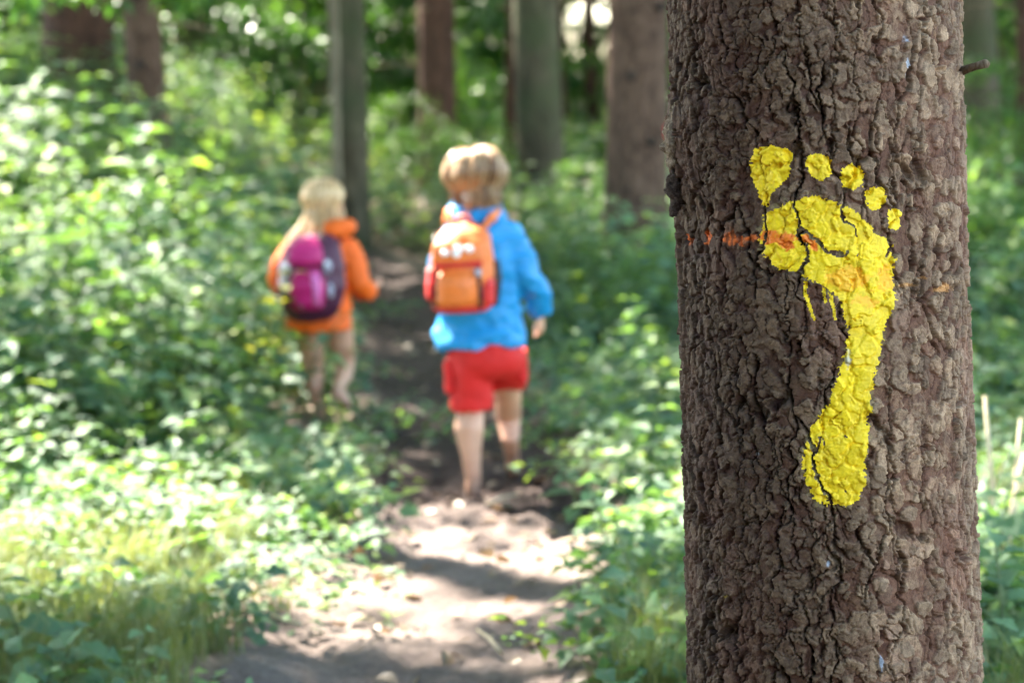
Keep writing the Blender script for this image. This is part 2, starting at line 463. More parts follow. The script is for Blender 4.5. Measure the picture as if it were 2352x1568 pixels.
def bark(s, t):
    """relief in metres and colour; s = arc length, t = height, both metres"""
    # warps
    wx = .0075 * fbm(s * 48, t * 40, None, 2, 41) + .0016 * vn(s * 300, t * 300, seed=44)
    wy = .0075 * fbm(s * 48, t * 40, None, 2, 51) + .0016 * vn(s * 300, t * 300, seed=54)
    side = ss(-.09, .10, s + .05 * vn(s * 6, t * 3, seed=60))          # 0 left (fine, shredded) .. 1 right (rounded scales)
    h = .0045 * fbm(s * 11, t * 5, None, 2, 61)
    # long vertical ridges
    h = h + .0028 * (1 - 2 * np.abs(vn(s * 22 + wx * 30, t * 3.2 + wy * 10, seed=66)))
    # overlapping scales
    plate = np.zeros(s.shape); pid = np.full(s.shape, .3); edge = np.zeros(s.shape)
    for k, (cs, asp, lev) in enumerate(((.044, 1.2, .0000), (.034, 1.1, .0014), (.026, 1.0, .0028), (.018, 1.0, .0042), (.011, 1.3, .0050))):
        x = (s + wx) / cs + k * 7.3; y = (t + wy) / (cs * asp) + k * 3.1
        x = x + .5 * np.floor(y) % 1.0 * 0
        f1, f2, hid, ox, oy = voro(x, y, 100 + k * 13, .95)
        R = .36 + .26 * ((hid * 7.13) % 1)
        keep = ((hid * 13.7) % 1) < (.95, .75, .6, .42, .40)[k]
        if k >= 3: keep &= ((hid * 5.3) % 1) < (1.15 - side)
        ang = hid * 40
        tilt = ox * np.cos(ang) + oy * np.sin(ang)
        hh = lev + .0020 * ((hid * 3.7) % 1) + .0030 * tilt * (cs / .03) + .0005 * (f1 / R) ** 2
        inside = (f1 < R) & keep
        e = ss(0, .045, R - f1)
        hh = hh * (.35 + .65 * e)
        m = inside & (hh > plate)
        plate = np.where(m, hh, plate); pid = np.where(m, hid, pid)
        edge = np.where(m, e, edge)
    h = h + plate * (1.15 + .25 * side)
    # deep vertical furrows: narrow wandering cracks that come and go
    crack = np.zeros(s.shape)
    for k, (cx, cy, wdt, dep, sd) in enumerate(((.044, .170, .0019, .0120, 71), (.028, .080, .0011, .0070, 81), (.018, .026, .0007, .0030, 91))):
        x = (s + wx * 1.5 + .012 * vn(s * 9, t * 12, seed=sd)) / cx; y = (t + wy * 1.5) / cy
        f1, f2, hid, ox, oy = voro(x, y, sd, .9)
        # crack only along mostly vertical borders
        dx = np.abs(ox) ; e = (f2 - f1) * cx
        vert = ss(.15, .45, dx / (f1 + 1e-3))
        msk = ss(-.25, .15, vn(s * 25, t * 9, seed=sd + 3))
        wloc = wdt * (.35 + 1.3 * msk) * (.35 + .65 * vert)
        c = ss(wloc * 1.7, wloc * .35, e) * (.25 + .75 * msk) * (.3 + .7 * vert)
        h = h - dep * c + (.0012 * (hid - .5))
        crack = np.maximum(crack, c * dep / .0085)
    # small cracks, crumbly relief, horizontal wrinkles
    fine = fbm(s * 190, t * 210, None, 3, 95)
    wr = 1 - np.abs(vn(s * 85 + 4 * vn(s * 40, t * 60, seed=3), t * 420 + 3 * vn(s * 60, t * 40, seed=97), seed=98)) * 2
    h = h + .00032 * fine + .00042 * wr * (.55 + .45 * vn(s * 30, t * 30, seed=99))
    shred = 1 - np.abs(fbm(s * 130, t * 90, None, 3, 101)) * 2.2
    h = h + .0012 * shred * (1 - side)
    # colour
    g = .5 + .5 * fbm(s * 9, t * 6, None, 3, 111)
    pv = (pid * 17.3) % 1
    grey = np.array([.235, .146, .084]); tan = np.array([.350, .225, .130]); red = np.array([.110, .040, .020]); pink = np.array([.235, .112, .070]); brn = np.array([.100, .051, .025])
    low = ss(.0030, -.0020, plate * 1.0 - .0022 + .0010 * fine)
    mixp = np.clip(pv * .9 + .15 * fine + (side - .5) * .5, 0, 1)[:, None]
    c = brn * (1 - mixp) * .6 + grey * (.4 + .6 * mixp) * .75 + tan * mixp * .35
    pk = ss(.05, .5, vn(s * 14, t * 8, seed=121) + .25 * vn(s * 60, t * 60, seed=122))[:, None]
    c = c * (1 - .55 * pk) + pink * .55 * pk
    lw = np.clip(low * .75 + .15 * ss(.2, -.4, fine), 0, 1)[:, None]
    c = c * (1 - lw) + red * lw
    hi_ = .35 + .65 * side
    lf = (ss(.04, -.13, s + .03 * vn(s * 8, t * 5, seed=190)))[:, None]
    pale = (ss(.0, .5, vn(s * 7 + 3, t * 5, seed=180) + .3) * ss(.02, .12, s) * ss(.0015, .004, plate))[:, None]
    c = c * (1 - .2 * pale) + np.array([.36, .25, .16]) * .2 * pale
    c = c * (1 - .52 * lf) + np.array([.01, .0, -.002]) * lf  # left side darkened: partly darker bark, partly shade put into the colour
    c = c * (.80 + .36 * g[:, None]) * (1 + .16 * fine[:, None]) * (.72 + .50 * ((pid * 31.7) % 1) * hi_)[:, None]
    deep = np.clip(crack, 0, 1)[:, None]
    c = c * (1 - .45 * deep)
    return h, np.clip(c, .01, 1), crack, plate, fine

def near_trunk():
    zc = [T(axis_at(0).x, Y_T) - .25]
    zs = np.concatenate([np.linspace(-.3, .33, 40)[:-1], np.arange(.33, 1.62, .00138), np.linspace(1.62, 2.4, 120)[1:], np.linspace(2.4, 11, 60)[1:]])
    face = math.atan2(-Y_T, -axis_at(1.0).x)      # direction towards the camera
    dens = np.arange(-1.95, 1.95, .00138 / RT)
    rest = np.linspace(1.95, 2 * math.pi - 1.95, 60)[:-1]
    th = np.concatenate([dens, rest])
    n = len(th); m = len(zs)
    TH, Z = np.meshgrid(th, zs)
    r0 = radius_at(Z)
    s = (TH * RT).ravel(); t = Z.ravel()
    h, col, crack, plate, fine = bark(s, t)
    A = np.array([list(axis_at(z)) for z in zs])
    AX = np.repeat(A, n, 0)
    lob = .004 * np.sin(TH * 3 + 1.5 * Z) + .005 * fbm(np.cos(TH) * 1.5, np.sin(TH) * 1.5, Z * 1.2, 2, 7)
    base = r0.ravel() + lob.ravel()
    # wide left shoulder at eye height (old knot swelling)
    ang = face + TH.ravel()
    dirx = np.cos(ang); diry = np.sin(ang)
    V0 = AX + np.stack([dirx * base, diry * base, np.zeros_like(base)], 1)
    uv = project(V0); x, y = uv[:, 0], uv[:, 1]
    front = (np.abs(TH.ravel()) < 1.45)
    # resin knot / hole marks
    for kx, ky, kr, kd in ((2115, 140, 16, -.006), (2080, 100, 24, .003), (2240 - 60, 480, 14, .004), (1688, 850, 22, -.006), (1680, 870, 40, .005), (1840, 230, 28, .004), (2152, 160, 7, -.012)):
        d = np.hypot(x - kx, (y - ky)) / kr
        h = h + front * kd * np.exp(-d * d)
    # smoother swollen left shoulder
    
    el = np.interp(y, [-200, 0, 150, 300, 420, 500, 600, 900, 1200, 1568, 1800], [0, 0, .001, .013, .004, -.008, -.007, -.007, -.005, 0, 0])
    er = np.interp(y, [-200, 0, 300, 600, 900, 1200, 1568, 1800], [0, 0, .004, 0, -.004, -.002, 0, 0])
    h = h + front * (el * ss(1700, 1590, x) + er * ss(2120, 2200, x))
    # painted marks
    ragx = 4.5 * vn(x * .07, y * .16, seed=131) + 4.5 * vn(x * .2, y * .35, seed=132) + 5.5 * vn(x * .55, y * .75, seed=133) - 2.0 * fine
    part = np.zeros(len(x), np.int32)
    bare = (crack > .30) | (plate < -.5)
    def put(sd, idx, rg=1.0, extra=0):
        m = front & (sd + ragx * rg + extra < 0)
        part[m] = idx
    reg = front & (x > 1690) & (x < 2110) & (y > 310) & (y < 1200)
    ii = np.where(reg)[0]
    xs_, ys_ = x[ii], y[ii]
    lowm = 5 * ss(.0016, .0002, plate[ii])
    for k, poly in enumerate(TOES):
        sdv = poly_sd(xs_, ys_, poly) - 3 + ragx[ii] * .6 + lowm * .3
        part[ii[sdv < 0]] = 1 + k
    sdv = poly_sd(xs_, ys_, SOLE) - 5 + ragx[ii] * .8 + lowm * .5
    part[ii[sdv < 0]] = 6
    for k, dl in enumerate(DRIPS):
        sdv = line_sd(xs_, ys_, dl, 6.0 if k != 1 else 5.2, 4.6) + ragx[ii] * .15
        part[ii[(sdv < 0) & (part[ii] == 0)]] = 7 + k
    painted = part > 0
    # bare cracks run through the paint
    deepc = ~((x > 1885) & (x < 2060) & (y > 590) & (y < 735)) & ~((y > 770) & (y < 1000)) & (crack > (.86 + .18 * np.clip(vn(x * .05, y * .05, seed=140), -1, 1)))
    part[deepc & (part == 6)] = 0
    # paint fills the fine relief and adds brushy thickness
    brush = .0006 * (1 - 2 * np.abs(vn(s * 60 + vn(s * 50, t * 80, seed=8), t * 300 + 2 * vn(s * 70, t * 60, seed=6), seed=7)))
    nearp = np.zeros(len(x)); nearp[ii] = ss(14, -6, poly_sd(xs_, ys_, SOLE)); h = h + nearp * .0055 * crack
    h = np.where(part > 0, h * .82 + .0008 + .5 * brush, h)
    # spray colour: orange over the yellow and over bare bark
    n1 = vn(x * .06, y * .12, seed=150) + .6 * vn(x * .25, y * .2, seed=151)
    def blot(cx, cy, rx, ry, amt=1.0, thr=.0):
        q = 1 - np.sqrt(((x - cx) / rx) ** 2 + ((y - cy) / ry) ** 2)
        return ss(-.05, .35, q * amt + .35 * n1 - thr)
    ora = np.maximum.reduce([blot(1770, 542, 34, 22, 1.6, .25), blot(1806, 552, 28, 26, 1.5, .25), blot(1855, 548, 40, 20, 1, .42), blot(1870, 566, 14, 14, 1.2, .35)])
    yo = np.maximum.reduce([blot(1945, 638, 52, 30, 2.2, .1), blot(2030, 640, 30, 52, 1.2, .3), blot(1990, 690, 60, 50, .8, .45)])
    yel = np.array([.96, .66, .008]); yel2 = np.array([.82, .54, .012]); orange = np.array([.85, .20, .015]); yor = np.array([.95, .47, .015])
    a = (.5 + .5 * vn(s * 30, t * 22, seed=160))[:, None]
    pc = yel * (.35 + .65 * a) + yel2 * (.65 * (1 - a))
    thin = ss(.2, .8, .5 + .5 * vn(s * 120, t * 120, seed=161) - .35 * ss(1730, 1650, x))[:, None]
    pc = pc * (.86 + .14 * thin)
    pc = pc * (1 - ora[:, None]) + orange * ora[:, None]
    pc = pc * (1 - yo[:, None]) + yor * yo[:, None]
    wh = blot(1947, 826, 9, 26, 1, .25)[:, None]
    pc = pc * (1 - .7 * wh) + np.array([.5, .5, .48]) * .7 * wh
    # orange spray on the bare bark (left of the sole and far right), blue-white resin
    hi = ss(.0008, .0030, plate + .0008 * fine)
    o2 = np.maximum.reduce([blot(1628, 544, 14, 30, 1.5, .3), blot(1684, 545, 20, 28, 1.5, .3), blot(1704, 552, 22, 18, 1.2, .3), blot(1732, 546, 22, 16, 1.2, .3), blot(1580, 550, 9, 22, 1.2, .35)]) * (.3 + .7 * ss(-.3, .4, vn(x * .28, y * .05, seed=152) + .3 * fine))
    o3 = np.maximum.reduce([blot(2165, 662, 34, 12, 1.1, .3), blot(2085, 655, 30, 8, .9, .35), blot(2120, 640, 24, 8, .8, .4)]) * (.3 + .5 * hi)
    o2 = (o2 * front)[:, None]; o3 = (o3 * front)[:, None]
    bw = (np.maximum.reduce([blot(2078, 92, 16, 14, .9, .25), blot(2078, 150, 9, 40, 1, .3), blot(1903, 1290, 8, 10, .8, .5), blot(1740, 1040, 8, 14, .8, .5), blot(1835, 985, 10, 12, .8, .5), blot(2020, 1520, 5, 40, .9, .3)]) * front)[:, None]
    ysp = (blot(1672, 1368, 16, 8, .9, .45) * front)[:, None]
    halo = np.zeros(len(x)); halo[ii] = ss(16, 2, poly_sd(xs_, ys_, SOLE) + ragx[ii]) * .25 * ss(.1, .6, n1[ii] + .3)
    col = col * (1 - .8 * o2) + np.array([.80, .16, .02]) * .8 * o2
    col = col * (1 - .6 * o3) + np.array([.75, .33, .08]) * .6 * o3
    col = col * (1 - .55 * bw) + np.array([.42, .50, .60]) * .55 * bw
    col = col * (1 - .6 * ysp) + np.array([.7, .45, .03]) * .6 * ysp
    col = col * (1 - halo[:, None]) + np.array([.35, .30, .10]) * halo[:, None]
    dk = (blot(1990, 500, 1, 1) * 0)
    rr = base + h
    V = AX + np.stack([dirx * rr, diry * rr, np.zeros_like(rr)], 1)
    # crumpling sideways so edges overhang a little
    V[:, 2] += .0012 * vn(s * 150, t * 150, seed=170)
    i = np.arange(m - 1)[:, None] * n; j = np.arange(n)[None]
    F = np.stack([i + j, i + (j + 1) % n, i + n + (j + 1) % n, i + n + j], -1).reshape(-1, 4)
    fp = np.min(part[F], 1)
    fm = np.max(part[F], 1)
    fp = np.where(fp == fm, fp, 0)
    return V, F, fp, col, pc

m, nt, b = newmat('spruce_bark_near'); L = nt.links
at = N(nt, 'ShaderNodeVertexColor', layer_name='Col')
tc = nt.nodes.new('ShaderNodeTexCoord')
nz = N(nt, 'ShaderNodeTexNoise', Scale=420.0, Detail=5.0, Roughness=.65); L.new(tc.outputs['Object'], nz.inputs['Vector'])
mx = N(nt, 'ShaderNodeMix', data_type='RGBA', blend_type='MULTIPLY'); mx.inputs[0].default_value = 1
L.new(at.outputs[0], mx.inputs[6]); L.new(ramp(nt, nz.outputs['Fac'], [(.3, (.62, .6, .6)), (.7, (1.35, 1.33, 1.3))]), mx.inputs[7])
L.new(mx.outputs[2], b.inputs['Base Color']); b.inputs['Roughness'].default_value = .78; b.inputs['Specular IOR Level'].default_value = .35
bp = N(nt, 'ShaderNodeBump', Strength=.6, Distance=.0012); L.new(nz.outputs['Fac'], bp.inputs['Height']); L.new(bp.outputs[0], b.inputs['Normal'])
M_NEAR = m
m, nt, b = newmat('yellow_paint'); L = nt.links
at = N(nt, 'ShaderNodeVertexColor', layer_name='Col')
tc = nt.nodes.new('ShaderNodeTexCoord')
nz = N(nt, 'ShaderNodeTexNoise', Scale=260.0, Detail=4.0); L.new(tc.outputs['Object'], nz.inputs['Vector'])
mx = N(nt, 'ShaderNodeMix', data_type='RGBA', blend_type='MULTIPLY'); mx.inputs[0].default_value = 1
L.new(at.outputs[0], mx.inputs[6]); L.new(ramp(nt, nz.outputs['Fac'], [(.3, (.86, .84, .8)), (.7, (1.05, 1.05, 1.05))]), mx.inputs[7])
L.new(mx.outputs[2], b.inputs['Base Color']); b.inputs['Roughness'].default_value = .55; b.inputs['Specular IOR Level'].default_value = .35
bp = N(nt, 'ShaderNodeBump', Strength=.35, Distance=.0008); L.new(nz.outputs['Fac'], bp.inputs['Height']); L.new(bp.outputs[0], b.inputs['Normal'])
M_PAINT = m

spruce = thing('spruce_tree', 'thick scaly spruce trunk in sharp focus at the right with a yellow painted footprint', 'tree')
V, F, fp, bcol, pcol = near_trunk()
v, f, u = sub(V, F, fp == 0)
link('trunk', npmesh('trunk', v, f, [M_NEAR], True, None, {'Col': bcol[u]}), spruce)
names = ['painted_toe'] * 5 + ['painted_sole'] + ['paint_drip'] * 3
labs = ['yellow painted big toe, tapering down to a point', 'second yellow toe, squarish', 'third yellow toe, round', 'fourth yellow toe', 'smallest yellow toe, lowest and furthest right', 'long yellow painted sole with an orange smear and a narrow heel',
        'longest yellow paint drip, furthest left', 'short middle paint drip', 'long thin paint drip on the right']
for k in range(9):
    v, f, u = sub(V, F, fp == k + 1)
    if len(v): tag(link(names[k], npmesh(names[k], v, f, [M_PAINT], True, None, {'Col': pcol[u]}), spruce), labs[k])
# broken twig on the right
def surf_pt(px, py, out=0.0):
    """a point on the trunk's silhouette plane"""
    return W(px, py, Y_T + out)
q = MB()
a0 = W(2178, 178, Y_T - .03); a1 = W(2200, 168, Y_T - .05); a2 = W(2218, 160, Y_T - .07); a3 = W(2243, 152, Y_T - .09); a4 = W(2266, 146, Y_T - .10)
q.tube([a0, a1, a2, a3, a4, a4 + Vector((.003, 0, .002))], [.0082, .0074, .0064, .0056, .0068, .004], n=10)
q.tube([a3, a3 + Vector((.006, -.002, .006))], [.0022, .0008], n=6)
q.build('broken_twig', M_TWIG, spruce)
# the loose flake of bark and the dark resin lump hanging on the left edge
def crumb(name, pts, mat, seed, amp=.006, fr=90):
    mb = MB()
    for c, r in pts: mb.ell(c, r, n=14, m=9)
    me = mb.mesh(name, [])
    o = remeshed(mb, name, mat, .0022, 1, spruce)
    me = o.data; n = len(me.vertices); co = np.empty(n * 3, np.float32); me.vertices.foreach_get('co', co); co = co.reshape(-1, 3)
    no = np.empty(n * 3, np.float32); me.vertices.foreach_get('normal', no); no = no.reshape(-1, 3)
    co = co + no * (amp * fbm(co[:, 0] * fr, co[:, 1] * fr, co[:, 2] * fr, 4, seed))[:, None]
    me.vertices.foreach_set('co', co.ravel()); me.update()
    return o
M_RESIN = mat_bark('dark_resin', (.03, .017, .012), (.08, .048, .036), (.18, .12, .095), 150, 150, .8)
M_FLAKE = mat_bark('bark_flake_material', (.09, .055, .035), (.22, .15, .10), (.42, .31, .21), 120, 90, .6)
crumb('bark_flake', [(W(1550, 318, Y_T - .03), (.018, .025, .034)), (W(1534, 342, Y_T - .03), (.012, .014, .009)), (W(1547, 366, Y_T - .03), (.011, .018, .018)), (W(1558, 275, Y_T - .03), (.014, .02, .026))], M_FLAKE, 5, .008)
crumb('resin_lump', [(W(1552, 408, Y_T - .03), (.012, .014, .016)), (W(1548, 432, Y_T - .03), (.0125, .015, .019)), (W(1553, 458, Y_T - .03), (.010, .012, .016)), (W(1549, 478, Y_T - .03), (.006, .008, .010)), (W(1570, 430, Y_T - .03), (.012, .012, .02))], M_RESIN, 9, .009, 110)

# ------------------------------------------------------------------ background trees
M_B1 = mat_bark('spruce_bark', (.040, .022, .014), (.105, .058, .038), (.18, .110, .075), 26, 12, .7)
M_B2 = mat_bark('dark_bark', (.022, .012, .008), (.065, .030, .018), (.12, .058, .036), 22, 8, .7)
M_B3 = mat_bark('beech_bark', (.035, .027, .016), (.075, .060, .036), (.13, .105, .065), 10, 4, .4, (.05, .06, .025))
M_B4 = mat_bark('pale_bark', (.09, .07, .045), (.19, .155, .10), (.32, .27, .18), 20, 6, .4)
M_KNOT = mat_bark('knot_bark', (.02, .014, .011), (.04, .028, .022), (.07, .05, .04), 60, 60, .5)

def leaf_arrays(O, D, U, Ls, Ws, fold=.25):
    """folded pointed leaves, 6 vertices, 4 triangles: base, left, left2, tip, right2, right + midrib through base-tip"""
    Sd = np.cross(D, U); Sd /= np.linalg.norm(Sd, axis=1)[:, None] + 1e-9
    Nn = np.cross(Sd, D)
    Ls = Ls[:, None]; Ws = Ws[:, None]
    v0 = O; v1 = O + D * Ls * .35 - Sd * Ws * .5 + Nn * Ws * fold; v2 = O + D * Ls * .35 + Sd * Ws * .5 + Nn * Ws * fold
    v3 = O + D * Ls * .98 - Nn * Ls * .14; vm = O + D * Ls * .42 + Nn * Ls * .02
    V = np.stack([v0, v1, vm, v2, v3], 1).reshape(-1, 3)
    k = np.arange(len(O))[:, None] * 5
    F = np.concatenate([k + np.array([0, 2, 1]), k + np.array([1, 2, 4]), k + np.array([0, 3, 2]), k + np.array([2, 3, 4])])
    return V, F
def unit(n):
    v = RNG.normal(size=(n, 3)); return v / np.linalg.norm(v, axis=1)[:, None]
def spray_points(n, C, spread, flat=.5):
    p = unit(n) * (RNG.random(n) ** .5)[:, None] * spread
    p[:, 2] *= flat
    return C + p
def foliage_mesh(name, centres, per, spread, L, Wd, mat, flat=.45, horiz=.7, lv=.3):
    """clumps of leaves round each centre; the leaves of a clump lie in loose flat sprays"""
    C = np.repeat(centres, per, 0); n = len(C)
    O = spray_points(n, C, spread, flat)
    D = O - C; D[:, 2] *= .4; D += unit(n) * spread * .5; D[:, 2] -= spread * .15
    D /= np.linalg.norm(D, axis=1)[:, None]
    U = unit(n) * (1 - horiz) + np.array([0, 0, 1]) * horiz
    Ls = L * (1 + lv * RNG.normal(size=n)).clip(.4, 1.8)
    V, F = leaf_arrays(O, D, U, Ls, Ls * Wd)
    cv = np.repeat(RNG.random(len(centres)), per)
    a = np.repeat((cv * .55 + RNG.random(n) * .45), 5)
    return npmesh(name, V, F, [mat], False, {'var': a})
def crown_mesh(seed, R=2.2, H=3.5, k=150, per=34, mat=G_CANOPY, L=.12):
    c = unit(k) * (RNG.random(k) ** .4)[:, None] * np.array([R, R, H])
    c = c[(vn(c[:, 0] * .8 + seed, c[:, 1] * .8, c[:, 2] * .8) > -.35)]
    return foliage_mesh('crown', c, per, .45, L, .6, mat)
CROWNS = [crown_mesh(i * 11) for i in range(3)]

def trunk_mesh(name, base, top, r0, r1, H, mat, seed, flare=.5, bump=.012):
    base = np.array(base); top = np.array(top)
    sl = (top - base) / (top[2] - base[2]); sl[2] = 1
    zs = np.concatenate([np.linspace(-.4, .8, 16)[:-1], np.linspace(.8, 5, 44)[:-1], np.linspace(5, H, 16)])
    th = np.linspace(0, 2 * np.pi, 32, endpoint=False)
    TH, Z = np.meshgrid(th, zs)
    r = (r0 + (r1 - r0) * np.clip(Z / H, 0, 1)) * (1 + flare * np.exp(-np.clip(Z, 0, 99) / .3) * (.75 + .35 * np.cos(TH * 5 + seed)))
    r = r + bump * fbm(np.cos(TH) * 3 + seed, np.sin(TH) * 3, Z * 2.2, 3, seed) + .35 * r0 * .12 * vn(Z * .7, TH * 0, seed=seed)
    wob = .03 * vn(Z * .5, Z * 0, seed=seed + 2)
    x = base[0] + sl[0] * Z + r * np.cos(TH) + wob; y = base[1] + sl[1] * Z + r * np.sin(TH)
    V = np.stack([x, y, base[2] + Z], -1).reshape(-1, 3) - base
    n = 32; m = len(zs)
    i = np.arange(m - 1)[:, None] * n; j = np.arange(n)[None]
    F = np.stack([i + j, i + (j + 1) % n, i + n + (j + 1) % n, i + n + j], -1).reshape(-1, 4)
    return npmesh(name, V, F, [mat])
def tree(name, label, xt, xb, yb, wpx, Y, mat, crown=True, flare=.5, H=13, seed=1, knots=0, limbs=3, cut_top=None):
    g = W(xb, yb, Y); g.z = T(g.x, Y) - .03
    tpt = W(xt, 0, Y)
    root = thing(name, label, 'tree', g)
    r = wpx / FPX * Y / 2
    tr = link('trunk', trunk_mesh('trunk', g, tpt, r * 1.03, r * .6, H, mat, seed, flare), root)
    sl = (tpt - g) / (tpt.z - g.z)
    rnd = random.Random(seed)
    for k in range(limbs):
        z = 4.3 + k * 1.5 + rnd.random(); p = Vector((sl.x * z, sl.y * z, z)); a = rnd.random() * 6.28
        d = Vector((math.cos(a), math.sin(a), .35)); l = 1.6 + rnd.random()
        q = MB(); q.tube([p, p + d * l * .5, p + d * l + Vector((0, 0, .25))], [r * .28, r * .18, r * .07], n=7); q.build('limb', mat, root)
    for k in range(knots):
        z = .5 + k * .42 + rnd.random() * .2; a = -math.pi / 2 + rnd.uniform(-.8, .8)
        p = Vector((sl.x * z + math.cos(a) * r * .97, sl.y * z + math.sin(a) * r * .97, z))
        q = MB(); q.ell(p, (.035, .03, .03), n=10, m=6)
        q.tube([p, p + Vector((math.cos(a), math.sin(a), .2)) * .07], [.012, .006], n=6); q.build('knot', M_KNOT, root)
    if mat in (M_B1, M_B2):
        for k in range(7):
            z = .9 + rnd.random() * 2.6; a = rnd.random() * 6.28; l = .12 + .35 * rnd.random(); p = Vector((sl.x * z + math.cos(a) * r * .8, sl.y * z + math.sin(a) * r * .8, z)); d = Vector((math.cos(a), math.sin(a), rnd.uniform(-.3, .3)))
            q = MB(); q.tube([p, p + d * l * .6, p + d * l + Vector((0, 0, -.03))], [.014, .010, .005], n=6); q.build('dead_branch_stub', M_TWIG, root)
    if crown:
        c = link('crown', CROWNS[seed % 3], root, (sl.x * (H - 2), sl.y * (H - 2), H - 1.5)); c.rotation_euler.z = seed
    return root
tree('spruce_tree', 'thick dark brown spruce at the far left, its left edge catching sun', 185, 190, 215, 150, 18, M_B2, flare=1.1, seed=3)
tree('spruce_tree', 'slim pinkish brown spruce with dark knots, second trunk from the left', 318, 350, 330, 88, 16, M_B1, seed=5, knots=6)
tree('hornbeam_tree', 'slender dark grey trunk rising just behind the child in orange', 800, 815, 490, 66, 17.5, M_B3, seed=7, flare=.3)
tree('pale_sapling', 'thin pale bare stem standing tight against the slender dark grey trunk', 766, 783, 492, 22, 17.2, M_B4, crown=False, seed=8, flare=.2, limbs=1, H=7)
tree('spruce_tree', 'reddish dark trunk in deep shade between the slender grey trunk and the boy', 1003, 1010, 320, 84, 21, M_B2, seed=9)
tree('spruce_tree', 'black brown trunk half hidden behind the olive grey beech', 1182, 1180, 300, 50, 21.2, M_B2, seed=10)
tree('beech_tree', 'smooth olive grey beech trunk to the right of the boy', 1222, 1240, 545, 102, 18, M_B3, seed=12, flare=.25)
tree('spruce_tree', 'narrow black trunk standing alone in the bright sky gap', 1350, 1352, 215, 28, 26, M_B2, seed=13)
tree('spruce_tree', 'narrow dark trunk touching the right edge of the beech', 1283, 1290, 260, 30, 25, M_B2, seed=14)
red_tree = tree('spruce_tree', 'broad pinkish brown spruce with a red paint spot, left of the footprint tree', 1475, 1462, 640, 140, 15, M_B1, seed=15, knots=5, flare=.45)
tree('beech_tree', 'shaded olive trunk just to the right of the footprint tree', 2243, 2250, 340, 84, 20, M_B3, seed=16, flare=.2)
tree('spruce_tree', 'dark trunk cut by the right edge of the photograph', 2352, 2352, 280, 50, 17, M_B2, seed=17)
tree('beech_tree', 'distant grey trunk between the slim knotted spruce and the slender grey one', 560, 568, 330, 30, 38, M_B3, seed=18, flare=.2)
# tree outside the frame on the left whose trunk shadow crosses the path
off = thing('spruce_tree', 'tall spruce just outside the left edge whose shadow crosses the path', 'tree', (-4.62, 13.0, T(-4.62, 13.0)))
link('trunk', trunk_mesh('trunk', off.location, off.location + Vector((0, 0, 5)), .17, .085, 19, M_B1, 33), off)
link('crown', CROWNS[1], off, (0, 0, 18.5))
# red paint spot on the broad spruce
rp = W(1531, 303, 14.85)
q = MB(); rl = rp - red_tree.location
q.ell(rl, (.012, .02, .045), n=10, m=6); q.build('red_paint_spot', mat_plain('red_paint', (.75, .05, .04), .6), red_tree)
nc = link('crown', CROWNS[0], spruce, (axis_at(10).x, axis_at(10).y, 11.5))

# ------------------------------------------------------------------ instancing of uncountable growth
def gn_scatter(name, pts, rots, scls, proto, label=None, cat=None):
    me = bpy.data.meshes.new(name)
    me.vertices.add(len(pts)); me.vertices.foreach_set('co', np.asarray(pts, np.float32).ravel())
    a = me.attributes.new('rot', 'FLOAT_VECTOR', 'POINT'); a.data.foreach_set('vector', np.asarray(rots, np.float32).ravel())
    a = me.attributes.new('scl', 'FLOAT', 'POINT'); a.data.foreach_set('value', np.asarray(scls, np.float32))
    o = link(name, me)
    ng = bpy.data.node_groups.new(name, 'GeometryNodeTree')
    ng.interface.new_socket('Geometry', in_out='INPUT', socket_type='NodeSocketGeometry')
    ng.interface.new_socket('Geometry', in_out='OUTPUT', socket_type='NodeSocketGeometry')
    gi = ng.nodes.new('NodeGroupInput'); go = ng.nodes.new('NodeGroupOutput')
    ip = ng.nodes.new('GeometryNodeInstanceOnPoints'); oi = ng.nodes.new('GeometryNodeObjectInfo')
    oi.inputs['Object'].default_value = proto; oi.transform_space = 'ORIGINAL'
    r = ng.nodes.new('GeometryNodeInputNamedAttribute'); r.data_type = 'FLOAT_VECTOR'; r.inputs['Name'].default_value = 'rot'
    s_ = ng.nodes.new('GeometryNodeInputNamedAttribute'); s_.data_type = 'FLOAT'; s_.inputs['Name'].default_value = 'scl'
    L = ng.links
    L.new(gi.outputs[0], ip.inputs['Points']); L.new(oi.outputs['Geometry'], ip.inputs['Instance'])
    L.new(r.outputs[0], ip.inputs['Rotation']); L.new(s_.outputs[0], ip.inputs['Scale'])
    L.new(ip.outputs[0], go.inputs[0])
    md = o.modifiers.new('scatter', 'NODES'); md.node_group = ng
    return tag(o, label, cat, kind='stuff')
def scat_rot(n, tilt=.25):
    return np.stack([RNG.normal(size=n) * tilt, RNG.normal(size=n) * tilt, RNG.random(n) * 6.283], 1)

# herb: stem with opposite pairs of pointed leaves
def herb_arrays(h, pairs, L, wd, lean, seed, droop=.35):
    r = np.random.default_rng(seed)
    O = []; D = []; U = []; Ls = []
    pts = []
    for i in range(pairs + 1):
        f = i / pairs
        pts.append(Vector((lean[0] * f * f, lean[1] * f * f, h * f)))
    a = r.random() * 6
    for i in range(pairs):
        f = .22 + .78 * i / (pairs - 1)
        p = Vector((lean[0] * f * f, lean[1] * f * f, h * f)); a += math.pi / 2 + r.normal() * .25
        sz = L * (1.0 - .55 * max(0, f - .45) / .55) * (.85 + .3 * r.random())
        for k in (0, 1):
            b = a + k * math.pi; dd = np.array([math.cos(b), math.sin(b), .25 - droop * r.random()])
            dd /= np.linalg.norm(dd)
            O.append(np.array(p) + dd * .01); D.append(dd); U.append(np.array([r.normal() * .2, r.normal() * .2, 1])); Ls.append(sz)
    return pts, np.array(O), np.array(D), np.array(U), np.array(Ls)
